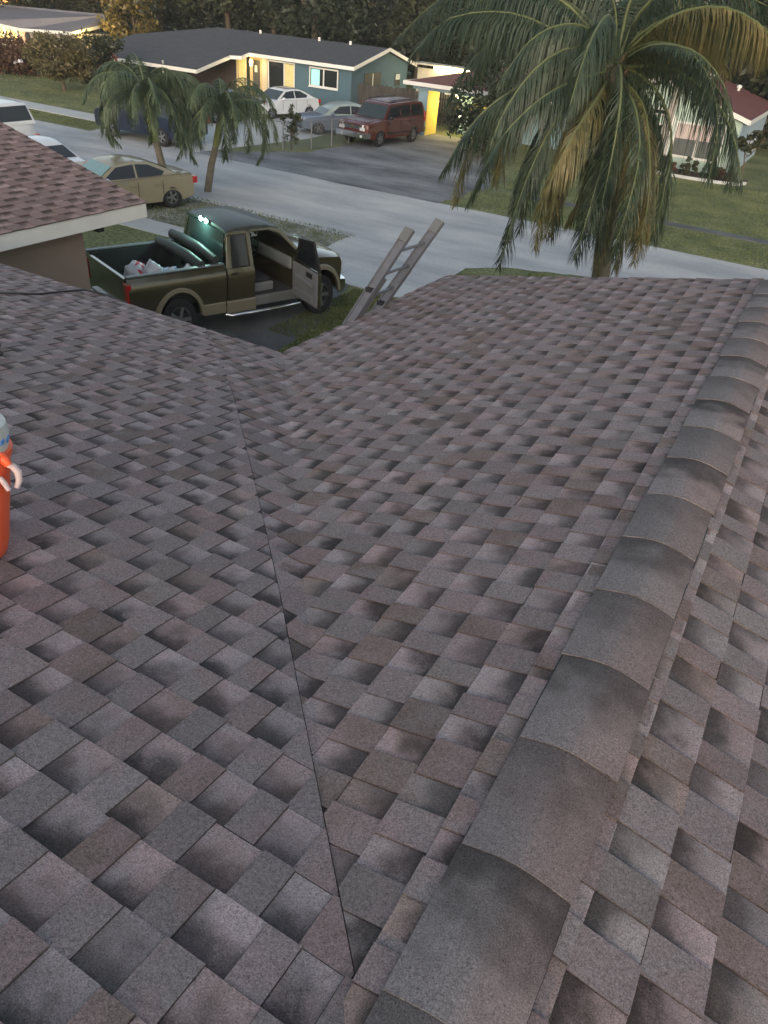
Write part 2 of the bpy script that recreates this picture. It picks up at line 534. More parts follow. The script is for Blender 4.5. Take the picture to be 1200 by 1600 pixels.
# slope A: courses along X, butt at larger y
YE = 5.56
def cut_x(y):
    for i in range(len(CUT) - 1):
        (x0, y0), (x1, y1) = CUT[i], CUT[i + 1]
        if y0 <= y <= y1: return x0 + (x1 - x0) * (y - y0) / (y1 - y0)
    if y < CUT[0][1]: return -.11 if y < .35 else CUT[0][0]
    return CUT[-1][0]
for i in range(46):
    yb = YE - i * EA
    if yb < -1.6: break
    def place(u, f, yb=yb): return (-u, yb - f * EA)
    # A-side halfplanes from cut polyline segment nearest to this course
    ym = yb - EA / 2
    seg = 0
    for s_ in range(len(CUT) - 1):
        if CUT[s_][1] <= ym: seg = s_
    p, q = CUT[seg], CUT[seg + 1]
    hp = halfplane(p, q, 1)
    # orientation: the A side holds smaller x
    tx, ty = p[0] - 1.0, p[1]
    if hp[0] * tx + hp[1] * ty + hp[2] < 0: hp = halfplane(p, q, -1)
    if yb < .7: hp = (-1.0, 0, -.115)
    cells += course_cells(i, .0, 9.4, place, [([hp], zA, .004 if ym < 4.3 else .001)], 0, rs, stagger=-.13, scale=.76)
# slope B: courses along Y, butt at smaller x
XB0 = -.338
for i in range(31):
    xb = XB0 - i * EA
    if xb < -5.4: break
    xh = xb + EA
    def place(u, f, xb=xb): return (xb + f * EA, u)
    segs = []
    # cells wholly on B, and the tongue of B shingles lapped on to slope A
    far = (-.27, -1.0, 8.85 - .27 * 4)         # ragged rake edge
    hps = []
    # cut polyline half planes: keep the B side; choose the segment under this course
    xm = xb + EA / 2
    seg = 0
    for s_ in range(len(CUT) - 1):
        if CUT[s_][0] >= xm: seg = s_
    p, q = CUT[seg], CUT[seg + 1]
    hp = halfplane(p, q, 1)
    tx, ty = p[0] + 1.0, p[1] + .5
    if hp[0] * tx + hp[1] * ty + hp[2] < 0: hp = halfplane(p, q, -1)
    L_ = math.hypot(hp[0], hp[1]); hp = (hp[0], hp[1], hp[2] - (.003 if xm > -3.7 else .0005) * L_)
    eave = (1.0, .0, 4.10)
    if xm < -4.1: eave = (0, -1.0, 5.56)
    cells += course_cells(i, .2, 9.0, place, [([hp, VAL_B, far, (1.0, -.07, 4.07 + .07 * 5.5 + .04)], zB, .0),
                                              ([hp, VAL_A, (0, -1, YE)], zA, .0)], 0, rs, stagger=.13, scale=.76)
# narrow last strip under the caps (B side) and slope C
def place(u, f): return (XB0 - .004 + f * .10, u)
cells += course_cells(3, .55, 7.85, place, [([], zB, .006)], 0, rs, scale=.72)
XC0 = .085
def place(u, f): return (XC0 + .004 - f * .10, u)
cells += course_cells(5, -.5, 7.85, place, [([], zC, .006)], 0, rs, scale=.72)
for i in range(24):
    xb = XC0 + i * EA
    def place(u, f, xb=xb): return (xb - f * EA, u)
    cells += course_cells(i + 3, -1.6, 7.8, place, [([], zC, .0)], 0, rs, stagger=.13, scale=.76)

# decks
b = MB()
def deckpoly(pts, zf, d=-.004):
    top = [(x, y, zf(x, y) + d) for x, y in pts]
    b.prism(top, (0, 0, -.12))
deckpoly([(-4.03, 5.5), (-.12, .40), (-.11, 7.74), (-3.86, 8.74)], zB)
deckpoly([(-9.4, 5.52), (-9.4, -1.6), (-.115, -1.6), (-.115, .39), (-4.03, 5.52)], zA)
deckpoly([(-.108, -1.6), (3.9, -1.6), (3.9, 7.75), (-.108, 7.75)], zC)
zr0 = zA(0, -1.6)
b.prism([(-9.4, -1.605, zr0), (3.9, -1.605, zr0), (3.9, -6.5, zr0 - 1.1), (-9.4, -6.5, zr0 - 1.1)][::-1], (0, 0, -.12))
roof = b.build('roof', M['deck'], house, world=True)
HL = (0, 2, 0)
cells.sort(key=lambda c: -c.area)
for c in cells[:298]:
    cells_mesh('shingle', [c], M['shingle'], roof, HL)
rest = cells_mesh('shingle', cells[298:], M['shingle'], roof, HL)
rest['kind'] = 'stuff'
# drip edges, fascia, walls
b = MB()
b.bar((-9.4, 5.50, 3.09), (-4.08, 5.50, 3.09), .03, .2)
b.bar((-4.02, 5.5, 3.10), (-3.82, 8.7, 3.10), .03, .2)
b.build('fascia', M['white_trim'], house, world=True)
b = MB(); b.bar((-3.82, 8.69, 3.15), (-.11, 7.69, 4.16), .03, .2); b.bar((-.11, 7.69, 4.16), (3.85, 7.66, 3.09), .03, .2)
b.build('rake_board', M['white_trim'], house, world=True)
b = MB()
b.box(-9.3, -6, 0, -3.5, 5.1, 3.15); b.box(-3.498, -6, 0, 3.4, 7.2, 3.15)
b.build('wall', M['stucco_brown'], house, world=True)

# ridge caps: overlapping bent pieces over a raised vent
nc = 0
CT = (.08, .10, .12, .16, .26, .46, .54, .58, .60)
yc = -1.4
while yc < 7.62:
    b = MB(); n = 8
    Lc = EA * 1.45
    r1 = random.Random(nc * 3 + 1)
    dx = r1.uniform(-.006, .006)
    rings = []
    for (yy, lift) in ((yc, .062), (yc + Lc * .7, .055), (yc + Lc, .050)):
        pass
    # the butt of each piece faces the far (street) end or the near one: butt at larger y here
    pts = []
    for (yy, lift) in ((yc, .0285), (yc + .50, .0225)):
        row = []
        for k in range(n + 1):
            s_ = -1 + 2 * k / n
            x = XR + dx + s_ * .157
            z = ZR - SB * math.sqrt((s_ * .157) ** 2 + .0030) + lift - .004 * abs(s_) ** 3 + .008
            row.append((x, yy, z))
        pts.append(row)
    vs = pts[0] + pts[1] + [(x, y, z - .006) for x, y, z in pts[0]] + [(x, y, z - .006) for x, y, z in pts[1]]
    m_ = n + 1; fs = []; cc = []
    rv = r1.random()
    def addf(f, vals):
        fs.append(f)
        for v_ in vals: cc.extend(v_)
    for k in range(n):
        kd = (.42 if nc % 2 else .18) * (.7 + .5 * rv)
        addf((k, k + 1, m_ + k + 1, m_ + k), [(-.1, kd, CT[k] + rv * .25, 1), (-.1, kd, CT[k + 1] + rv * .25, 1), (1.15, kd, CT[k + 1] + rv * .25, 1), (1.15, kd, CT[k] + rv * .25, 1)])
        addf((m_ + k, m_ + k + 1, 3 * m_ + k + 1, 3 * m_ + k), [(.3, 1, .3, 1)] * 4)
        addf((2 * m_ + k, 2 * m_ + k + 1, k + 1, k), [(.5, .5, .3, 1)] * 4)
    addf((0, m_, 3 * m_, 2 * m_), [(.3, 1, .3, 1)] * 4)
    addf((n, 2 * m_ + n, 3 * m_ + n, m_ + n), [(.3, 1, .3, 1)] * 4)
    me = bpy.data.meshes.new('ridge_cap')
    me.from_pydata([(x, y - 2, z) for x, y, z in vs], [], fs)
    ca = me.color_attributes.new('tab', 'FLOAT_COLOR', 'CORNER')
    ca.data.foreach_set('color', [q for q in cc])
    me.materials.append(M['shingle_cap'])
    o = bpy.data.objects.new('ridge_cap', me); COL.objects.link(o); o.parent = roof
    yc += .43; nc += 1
b = MB()
for sx in (-1, 1):
    b.box(XR + sx * .145 - .012, -1.4, ZR - .05, XR + sx * .145 + .012, 7.7, ZR - .026)
b.build('ridge_vent', M['black'], roof, world=True)
# black cable over the roof edge
b = MB()
b.tube([(-9.2, 3.6, 3.70), (-7.4, 4.30, 3.545), (-6.776, 4.539, 3.49), (-6.66, 4.877, 3.42), (-6.72, 5.25, 3.34), (-6.70, 5.50, 3.30), (-6.45, 5.56, 3.29), (-6.2, 5.60, 3.25), (-5.95, 5.68, 3.10), (-5.85, 5.72, 2.7), (-5.85, 5.73, 0.05)], .011, 6)
tag(b.build('cable', M['black'], smooth=60), 'thin black cable lying across the shingles and over the eave beside the tan wall', 'cable')
# black tool at the left edge
b = MB()
b.tube([(-5.22, 2.90, 3.835), (-5.08, 3.02, 3.85), (-4.97, 3.13, 3.83), (-4.90, 3.20, 3.80)], [.03, .045, .04, .018], 8)
b.tube([(-5.10, 3.0, 3.87), (-5.0, 3.14, 3.885), (-4.93, 3.22, 3.85)], .014, 6)
tag(b.build('tool_handle', M['black'], smooth=50), 'black curved tool handle lying on the shingles at the left edge', 'tool')

# ------------------------------------------------------------------ orange cooler
def build_cooler():
    px, py = -70, 866
    d = RM @ Vector((px - 600., 800. - py, -FPX))
    t = (ZA0 - CAMH) / (d.z + SA * d.y)
    base = Vector((0, 0, CAMH)) + d * t
    t_ = thing('drink_cooler', 'orange round drink cooler with white lid standing on the shingles at the left edge', 'cooler', base)
    t_.rotation_euler = (-.205, 0.0, 0)
    r = .222
    b = MB(); b.lathe([(0, .0), (r * .78, .0), (r * .9, .03), (r * .93, .08), (r * .97, .30), (r, .47), (r * 1.03, .475), (r * 1.03, .5), (0, .5)], n=40)
    b.build('body', M['orange'], t_, smooth=40)
    b = MB(); b.lathe([(r * .97, .5), (r * .98, .56), (r * .93, .60), (r * .6, .62), (0, .62)], n=40)
    lid = b.build('lid', M['lid'], t_, smooth=40)
    b = MB()
    for k in range(5):
        a = math.radians(-20 + k * 14)
        b.bar((math.cos(a) * r * .985, math.sin(a) * r * .985, .535 + .01 * (k % 2)), (math.cos(a + .12) * r * .985, math.sin(a + .12) * r * .985, .55), .006, .018)
    b.build('print', M['bluemark'], lid)
    # handle bracket and pale hinged handle to the right
    b = MB(); a = math.radians(22)
    dx_, dy_ = math.cos(a), math.sin(a)
    P = lambda rr, h, s=0: (dx_ * rr - dy_ * s, dy_ * rr + dx_ * s, h)
    b.tube([P(r * .95, .49), P(r * 1.05, .48), P(r * 1.12, .46)], [.024, .020, .014], 8)
    b.build('handle_bracket', M['orange'], t_, smooth=50)
    b = MB()
    b.tube([P(r * 1.0, .45, .03), P(r * 1.12, .445, .03), P(r * 1.21, .425, .03), P(r * 1.23, .39, .03), P(r * 1.20, .36, .02)], [.013, .015, .016, .014, .011], 8)
    b.tube([P(r * 1.0, .41, -.02), P(r * 1.08, .39, -.02), P(r * 1.15, .36, -.015)], [.010, .012, .010], 8)
    b.build('handle', mat('pale_pink_plastic', (.62, .5, .5), .5), t_, smooth=50)
build_cooler()

# ------------------------------------------------------------------ ladder
def build_ladder():
    # leans on the eave; rails rise to the upper right of it
    L0, R0 = Vector((-4.00, 6.72, 3.30)), Vector((-3.97, 7.28, 3.30))
    topL, topR = at(641, 358, 7.45), at(688, 345, 8.02)
    t_ = thing('ladder', 'grey aluminium extension ladder leaning on the eave above the driveway', 'ladder', (-4.9, 7.0, 0))
    dl = (topL - L0); dr = (topR - R0)
    footL = L0 - dl * (L0.z / dl.z); footR = R0 - dr * (R0.z / dr.z)
    e0 = (topR - topL).normalized()
    M['rail_cap'] = mat('dull_dark_rail_cap', (.13, .135, .14), .6)
    for f_, t2 in ((footL, topL), (footR, topR)):
        # wooden-grey outer rail and an inner fly rail beside it
        b = MB(); ax = (t2 - f_).normalized()
        b.bar(f_, t2, .022, .105, up=(1, 0, 0))
        u_ = (Vector((1, 0, 0)) - ax * ax.x).normalized()
        for sg in (-1, 1): b.bar(f_ + u_ * (.046 * sg), t2 + u_ * (.046 * sg), .050, .014, up=(1, 0, 0))
        b.build('rail', M['alu'], t_, world=True)
        b = MB()
        for q_ in (.03, .10): b.tube([t2 - ax * q_ - e0 * .03, t2 - ax * q_ + e0 * .03], .010, 6)
        b.bar(t2 - ax * .16, t2, .052, .11, up=(1, 0, 0)); b.build('rail_cap', M['rail_cap'], t_, world=True)
    e1 = (topR - topL).normalized()
    for f_, t2, s_ in ((footL, topL, 1), (footR, topR, -1)):
        b = MB(); ax = (t2 - f_).normalized(); o_ = e1 * (.036 * s_) + Vector((.0, 0, -.07))
        b.bar(f_ + o_, f_ + ax * ((t2 - f_).length - .55) + o_, .03, .075, up=(1, 0, 0)); b.build('rail', M['alu'], t_, world=True)
    n = 14
    Ln = (topL - footL).length
    for k in range(1, n):
        s_ = (Ln - .30 - .30 * (n - 1 - k)) / Ln
        if s_ <= .02: continue
        a = footL.lerp(topL, s_); b_ = footR.lerp(topR, s_)
        b = MB(); b.tube([a, b_], .016, 8); b.build('rung', M['alu'], t_, smooth=50, world=True)
    for s_, (f_, t2) in ((.74, (footL, topL)), (.86, (footL, topL)), (.8, (footR, topR))):
        p = f_.lerp(t2, s_)
        b = MB(); b.box(p.x - .05, p.y - .03, p.z - .035, p.x + .03, p.y + .03, p.z + .03); b.build('rung_lock', M['black'], t_, world=True)
build_ladder()

# ------------------------------------------------------------------ garage on the left with reddish roof
def build_garage():
    X0, Y1, ZE = -9.86, 9.6, 3.0
    g = thing('garage', 'low tan garage with reddish brown shingle roof and white fascia at the left', 'garage', (-12, 6, 0))
    S = .225
    def zD(x, y): return ZE + .05 + S * (X0 - x)
    b = MB(); b.box(-17.0, -3, 0, -10.25, 8.55, 2.86); b.build('wall', M['stucco_brown'], g, world=True)
    b = MB(); b.prism([(X0 + .01, -3, ZE - .19), (X0 + .01, Y1, ZE - .19), (X0 + .01, Y1, ZE + .03), (X0 + .01, -3, ZE + .03)], (-.03, 0, 0))
    b.prism([(X0, Y1 + .01, ZE - .17), (-13.6, Y1 + .01, ZE - .17 + S * 3.74), (-13.6, Y1 + .01, ZE + .03 + S * 3.74), (X0, Y1 + .01, ZE + .03)], (0, -.03, 0))
    b.prism([(-17.4, Y1 + .01, ZE - .17), (-13.6, Y1 + .01, ZE - .17 + S * 3.74), (-13.6, Y1 + .01, ZE + .03 + S * 3.74), (-17.4, Y1 + .01, ZE + .03)], (0, -.03, 0))
    b.build('fascia', M['white_trim'], g, world=True)
    b = MB(); b.box(-10.26, -3, 2.80, X0 - .03, Y1 - .35, 2.845); b.build('soffit', M['soffit'], g, world=True)
    b = MB()
    b.prism([(X0, -3, zD(X0, 0) - .01), (X0, Y1, zD(X0, 0) - .01), (-13.6, Y1, zD(-13.6, 0) - .01), (-13.6, -3, zD(-13.6, 0) - .01)], (0, 0, -.1))
    b.prism([(-17.4, -3, zD(X0, 0) - .01), (-17.4, Y1, zD(X0, 0) - .01), (-13.602, Y1, zD(-13.6, 0) - .01), (-13.602, -3, zD(-13.6, 0) - .01)], (0, 0, -.1))
    rf = b.build('roof', M['deck'], g, world=True)
    rr = random.Random(5); cl = []
    for i in range(22):
        xb = X0 + .03 - i * .172
        def place(u, f, xb=xb): return (xb - f * .172, u)
        cl += course_cells(i, 2.0, Y1 + .03, place, [([], zD, .0)], 0, rr, hi=(.013, .005), lo=(.007, .001), scale=1.25, stagger=.21)
    cl.sort(key=lambda c: -c.area)
    for c in cl[:298]: cells_mesh('shingle', [c], M['shingle_brown'], rf, (-12, 6, 0))
    o = cells_mesh('shingle', cl[298:], M['shingle_brown'], rf, (-12, 6, 0)); o['kind'] = 'stuff'
    b = MB(); b.box(-10.22, 8.75, 2.66, -10.10, 8.87, 2.80); b.tube([(-10.16, 8.81, 2.80), (-10.16, 8.81, 2.86)], .02)
    b.build('soffit_light', M['black'], g, world=True)
build_garage()

# ------------------------------------------------------------------ vehicles
def rounded(W, zmid, ztop, drop=.05, nose=.10, L=2.3, tumble=.0):
    def fn(x, z, q):
        a = abs(q)
        zz = z
        if z > zmid: zz = z - drop * a ** 6 * min(1, (z - zmid) / max(.01, ztop - zmid))
        w = W * (1 - nose * (min(1.0, abs(x) / L)) ** 6)
        if z > zmid: w *= 1 - tumble * (z - zmid)
        xx = x * (1 - .03 * a ** 4 * (abs(x) / L) ** 4)
        return (xx, q * w, zz)
    return fn
SL = [-1, -.985, -.93, -.8, -.5, 0, .5, .8, .93, .985, 1]

def arch(hx, r, z0, n=9):
    """points over a wheel arch from rear to front or reverse (x increasing)"""
    pts = []
    for k in range(n + 1):
        a = PI - PI * k / n
        pts.append((hx + r * math.cos(a), max(z0, .02 + (z0 + .0) + r * math.sin(a) * 1.0 if False else z0 + (r * .92) * math.sin(a))))
    return pts

def wheel(parent, x, y, r, side, rimm=None, w=.22, spokes=5):
    b = MB()
    y0 = -w / 2; y1 = w / 2
    b.lathe([(r * .62, y0), (r * .93, y0), (r, y0 + .03), (r, y1 - .03), (r * .93, y1), (r * .62, y1)], axis='y', n=28)
    t = b.build('wheel', M['rubber'], parent, smooth=40)
    t.location = (x, y, r)
    b = MB(); yo = side * (w / 2 - .015); yi = side * (w / 2 - .07)
    b.lathe([(r * .63, yo), (r * .60, yi), (r * .15, yi), (.001, yi)], axis='y', n=24)
    b.build('brake_disc', M['black'], t, smooth=40)
    b = MB()
    b.lathe([(r * .64, yo + side * .004), (r * .58, yo + side * .004), (r * .56, yi)], axis='y', n=24)
    b.lathe([(r * .16, yi), (r * .16, yo), (.001, yo)], axis='y', n=12)
    for k in range(spokes):
        a = 2 * PI * k / spokes + .3
        b.bar((math.sin(a) * r * .12, yo - side * .01, math.cos(a) * r * .12), (math.sin(a) * r * .6, yo - side * .012, math.cos(a) * r * .6), r * .17, .03, up=(0, 1, 0))
    b.build('rim', rimm or M['alloy'], t, smooth=30)
    return t

def panel(pts, th, name, m, parent):
    """thin proud polygon, pts 3d, thickened along its normal away from the car's middle"""
    P = [Vector(p) for p in pts]
    n = (P[1] - P[0]).cross(P[2] - P[0]).normalized()
    c = sum(P, Vector()) / len(P)
    if n.dot(c - Vector((c.x * .6, 0, .6))) < 0: n = -n
    b = MB(); b.prism([p - n * .004 for p in P], n * (th + .004))
    return b.build(name, m, parent)

def make_car(name, label, cat, loc, heading, paint, spec, group=None):
    s = spec
    t = thing(name, label, cat, loc, math.atan2(heading[1], heading[0]), group)
    Lh = s['L'] / 2; W = s['W'] / 2; r = s['r']; hf, hr = s['hf'], s['hr']; zb = s.get('zb', .24)
    low = [(-Lh + .08, zb + .08)] 
    low += [(hr - r * 1.12 - .02, zb)] + arch(hr, r * 1.12, zb) + [(hr + r * 1.12 + .02, zb), (hf - r * 1.12 - .02, zb)] + arch(hf, r * 1.12, zb) + [(hf + r * 1.12 + .02, zb), (Lh - .10, zb + .05)]
    prof = low + s['top']       # top runs from the nose back to the tail
    b = MB(); b.loft(prof, SL, rounded(W, .5, 1.05, s.get('drop', .06), s.get('nose', .12), Lh, s.get('tum', .06)))
    body = b.build('body', paint, t, smooth=38)
    # under tray so that the arches are dark
    b = MB(); b.box(-Lh + .3, -W + .25, zb - .04, Lh - .3, W - .25, s['belt'] - .25); b.build('chassis', M['black'], t)
    # greenhouse
    gh = s['gh']; W0 = W * s.get('ghw', .9); zb0 = s['belt'] - .06; k = s.get('ghk', .38)
    def gy(z): return W0 - (z - zb0) * k
    b = MB()
    def fn(x, z, q):
        a = abs(q)
        return (x, q * gy(z), z - .03 * a ** 4 * (1 if z > zb0 + .3 else 0))
    b.loft(gh, [-1, -.93, -.6, 0, .6, .93, 1], fn)
    b.build('cabin', s.get('roofpaint', paint), t, smooth=30)
    for wp in s['win']:
        for sd_ in (-1, 1):
            panel([(x, sd_ * gy(z), z) for x, z in wp], .006, 'window', M['glass'], t)
    (xa, za), (xb, zb_) = s['ws']
    panel([(xa, -gy(za) * .94, za), (xa, gy(za) * .94, za), (xb, gy(zb_) * .94, zb_), (xb, -gy(zb_) * .94, zb_)], .008, 'windshield', s.get('wsm', M['glass_teal']), t)
    (xa, za), (xb, zb_) = s['rw']
    panel([(xa, -gy(za) * .9, za), (xa, gy(za) * .9, za), (xb, gy(zb_) * .9, zb_), (xb, -gy(zb_) * .9, zb_)], .008, 'rear_window', M['glass'], t)
    for sd_ in (-1, 1):
        wheel(t, hf, sd_ * (W - .13), r, sd_); wheel(t, hr, sd_ * (W - .13), r, sd_)
        # arch liners
        hz = s['hz']
        b = MB(); b.prism([(Lh - .16, sd_ * (W - .12), hz - .07), (Lh - .02, sd_ * (W - .42), hz - .09), (Lh - .05, sd_ * (W - .42), hz + .07), (Lh - .22, sd_ * (W - .10), hz + .09)], (.03, sd_ * .01, 0))
        b.build('headlight', M['lamp'], t)
        b = MB(); b.box(-Lh - .015, sd_ * (W - .10) - .10, s['tz'] - s.get('th', .1), -Lh + .12, sd_ * (W - .10) + .04, s['tz'] + s.get('th', .1)); b.build('tail_light', M['tail'], t)
        mx_ = s['mx']
        b = MB(); b.tube([(mx_, sd_ * (W - .06), s['belt']), (mx_, sd_ * (W + .08), s['belt'] + .04)], .025, 6)
        b.lathe([(.001, -.09), (.07, -.07), (.085, 0), (.06, .09), (.001, .1)], o=(mx_ - .02, sd_ * (W + .13), s['belt'] + .07), axis='y', n=10)
        b.build('mirror', s.get('mirrorm', paint), t, smooth=50)
        for dx_ in s['doors']:
            b = MB(); b.box(dx_, sd_ * (W - .005), zb + .15, dx_ + .012, sd_ * (W + .002), s['belt'] - .05); b.build('door_gap', M['black'], t)
            b = MB(); b.box(dx_ + .10, sd_ * (W - .01), s['belt'] - .17, dx_ + .28, sd_ * (W + .03), s['belt'] - .135); b.build('door_handle', s.get('handlem', paint), t)
    # front
    b = MB(); b.box(Lh - .05, -W * .55, hz - .16, Lh + .012, W * .55, hz + .04); gr = b.build('grille', M['black'], t)
    b = MB(); 
    for z_ in (-.11, -.05, .01): b.box(Lh + .013, -W * .52, hz + z_ - .008, Lh + .022, W * .52, hz + z_ + .008)
    b.build('grille_bar', M['chrome'], gr)
    b = MB(); b.box(Lh - .08, -W * .7, zb + .02, Lh - .005, W * .7, zb + .14); b.build('air_intake', M['black'], t)
    b = MB(); b.box(-Lh - .02, -.26, s['tz'] - .18, -Lh + .02, .26, s['tz'] - .06); b.build('licence_plate', M['lamp'], t)
    if s.get('extra'): s['extra'](t, s, W, Lh)
    return t

SEDAN = dict(L=4.62, W=1.80, r=.33, hf=1.42, hr=-1.38, belt=.93, hz=.66, tz=.80, mx=.72, doors=(-.35, .62, -1.2),
    top=[(2.29, .42), (2.31, .58), (2.24, .72), (2.0, .80), (1.4, .88), (.95, .93), (0, .95), (-1.5, 1.0), (-2.05, .98), (-2.26, .93), (-2.30, .75), (-2.29, .45)],
    gh=[(1.05, .87), (.30, 1.34), (.05, 1.41), (-.35, 1.44), (-.85, 1.40), (-1.2, 1.30), (-1.9, .95), (-1.9, .87)],
    win=[[(.72, .97), (.22, 1.29), (-.35, 1.34), (-.35, .98)], [(-.42, .98), (-.42, 1.34), (-.85, 1.31), (-1.35, 1.10), (-1.25, .99)]],
    ws=((.98, .92), (.34, 1.315)), rw=((-1.26, 1.27), (-1.82, .99)))
SUVS = dict(L=5.1, W=1.98, r=.385, hf=1.52, hr=-1.45, belt=1.18, zb=.36, hz=.92, tz=1.15, th=.22, mx=.95, doors=(-.30, .80, -1.15), ghk=.22, ghw=.93, drop=.05, nose=.07,
    top=[(2.53, .5), (2.56, .78), (2.52, 1.02), (2.35, 1.10), (1.6, 1.17), (1.15, 1.20), (-1, 1.2), (-2.5, 1.2), (-2.55, .9), (-2.55, .5)],
    gh=[(1.25, 1.12), (.62, 1.76), (.42, 1.84), (-.4, 1.88), (-1.5, 1.88), (-2.25, 1.84), (-2.36, 1.76), (-2.53, 1.2), (-2.53, 1.12)],
    win=[[(.98, 1.22), (.55, 1.70), (-.22, 1.74), (-.22, 1.22)], [(-.30, 1.22), (-.30, 1.74), (-1.12, 1.74), (-1.12, 1.22)], [(-1.22, 1.22), (-1.22, 1.74), (-2.15, 1.72), (-2.38, 1.22)]],
    ws=((1.17, 1.20), (.66, 1.72)), rw=((-2.38, 1.74), (-2.51, 1.25)))

white = mat('white_car_paint', (.74, .76, .78), .25, coat=.6, var=.02)
red = mat('dark_red_car_paint', (.085, .011, .009), .26, coat=.9, var=.05)
beige = mat('champagne_car_paint', (.36, .31, .21), .32, metal=.35, coat=.6, var=.04)
blue = mat('dark_blue_car_paint', (.010, .017, .042), .28, coat=.8, var=.05)
greyg = mat('grey_green_car_paint', (.075, .10, .095), .3, coat=.7, var=.05)
silverblue = mat('faded_blue_silver_paint', (.17, .21, .28), .35, metal=.3, coat=.5, var=.1, vscale=1.5)

# red SUV on the broken asphalt
def suv_extra(t, s, W, Lh):
    b = MB(); b.box(Lh - .25, -W + .04, .42, Lh + .07, W - .04, .66); b.build('bumper', M['chrome'], t)
    b = MB(); b.box(-Lh - .06, -W + .05, .42, -Lh + .1, W - .05, .62); b.build('bumper', M['chrome'], t)
    for sd_ in (-1, 1):
        b = MB(); b.tube([(.5, sd_ * .68, 1.92), (-.2, sd_ * .68, 1.95), (-1.9, sd_ * .68, 1.94)], .022, 6); b.build('roof_rack', M['black'], t, smooth=60)
        b = MB(); b.box(-1.0, sd_ * (W - .01), .52, 1.0, sd_ * (W + .012), .60); b.build('side_trim', M['black'], t)
        b = MB(); b.box(Lh + .0, sd_ * .62 - .15, .74, Lh + .035, sd_ * .62 + .15, .88); b.build('turn_signal', M['lamp'], t)
        b = MB(); b.tube([(Lh + .07, sd_ * .6, .5), (Lh + .09, sd_ * .6, .5)], .06, 10); b.build('fog_light', M['lamp'], t, smooth=60)
    b = MB()
    for y_ in (-.45, 0, .45): b.box(-1.8, y_ - .04, 1.88, .3, y_ + .04, 1.90)
    b.build('roof_rail', mat('faded_roof_strip', (.22, .2, .24), .5), t)
    b = MB(); b.box(Lh + .013, -.10, .86, Lh + .03, .10, .91); b.build('badge', mat('gold_badge', (.5, .38, .14), .3, metal=1), t)
oxid = mat('oxidised_hood_paint', (.16, .10, .115), .42, coat=.4, var=.35, vscale=1.6, col2=(.30, .26, .30))
sp = dict(SUVS); sp['extra'] = suv_extra; sp['roofpaint'] = red; sp['mirrorm'] = M['black']; sp['handlem'] = M['black']
# hood and roof paint are faded
suv = make_car('suv', 'dark red SUV with faded hood parked on the broken asphalt before the fence', 'suv', (-20.75, 36.9, .012), (-.10, -1), red, sp)
b = MB(); b.prism([(1.30, -.78, 1.175), (1.30, .78, 1.175), (2.34, .74, 1.105), (2.34, -.74, 1.105)], (0, 0, .012)); b.build('hood', oxid, suv)
b = MB(); b.prism([(.35, -.62, 1.862), (.35, .62, 1.862), (-.4, .62, 1.892), (-2.2, .6, 1.862), (-2.2, -.6, 1.862), (-.4, -.62, 1.892)], (0, 0, .012)); b.build('roof_panel', oxid, suv)

# white sedan at the lit door
sp = dict(SEDAN); sp['mirrorm'] = white
def sunroof(t, s, W, Lh):
    b = MB(); b.prism([(.05, -.42, 1.425), (.05, .42, 1.425), (-.75, .42, 1.425), (-.75, -.42, 1.425)], (0, 0, .02)); b.build('sunroof', M['glass'], t)
sp['extra'] = sunroof; sp['W'] = 1.9
make_car('sedan', 'white sedan with black sunroof parked in front of the lit doorway of the teal house', 'car', (-28.9, 39.3, .02), (-.22, -1), white, sp)

# old blue grey car with rounded roof behind the chain fence
sp = dict(SEDAN)
sp['gh'] = [(1.15, .87), (.75, 1.18), (.35, 1.36), (-.1, 1.44), (-.7, 1.45), (-1.2, 1.35), (-1.65, 1.12), (-1.95, .87)]
sp['ws'] = ((1.08, .92), (.78, 1.15)); sp['wsm'] = M['glass_teal']
sp['roofpaint'] = mat('cloudy_car_cover', (.30, .36, .36), .35, coat=.4, var=.2, vscale=2)
def dome(t, s, W, Lh):
    for sd_ in (-1, 1):
        b = MB(); b.tube([(Lh + .02, sd_ * .55, .66), (Lh + .06, sd_ * .55, .66)], .08, 12); b.build('fog_light', M['chrome'], t, smooth=60)
sp['extra'] = dome
make_car('old_car', 'faded blue grey car with rounded pale roof behind the wire fence beside the red SUV', 'car', (-23.6, 37.2, .02), (-.75, -1), silverblue, sp)

# dark van seen over the small palm, dark blue suvs behind the palms
sp = dict(SEDAN); make_car('dark_car', 'grey green car almost hidden behind the right small palm', 'car', (-29.6, 35.2, .02), (-.12, -1), greyg, sp)
sp = dict(SUVS); make_car('blue_suv', 'dark blue SUV across the street behind the left small palm', 'suv', (-27.4, 27.5, .01), (-1, -.03), blue, sp)

# beige car by the verge, and the two white vehicles behind the garage roof
sp = dict(SEDAN); sp['L'] = 4.9; sp['hf'] = 1.5; sp['hr'] = -1.5; sp['W'] = 1.85
sp['top'] = [(x * 1.06, z * 1.04) for x, z in SEDAN['top']]
sp['mirrorm'] = white; sp['wsm'] = mat('pale_teal_windshield', (.16, .30, .30), .1, coat=.6)
make_car('beige_car', 'champagne coloured car parked on the verge behind the left small palm', 'car', (-19.5, 17.75, .01), (-.287, -.958), beige, sp)
sp = dict(SEDAN); sp['mirrorm'] = white
make_car('white_car', 'low white car behind the garage roof, between the tall white SUV and the champagne car', 'car', (-24.0, 18.2, .01), (-1, .12), white, sp)
sp = dict(SUVS); sp['tz'] = .7; sp['th'] = .07
make_car('white_van', 'tall white SUV with long dark windows behind the garage roof at the left edge', 'suv', (-29.8, 20.4, .01), (-1, .0), white, sp)

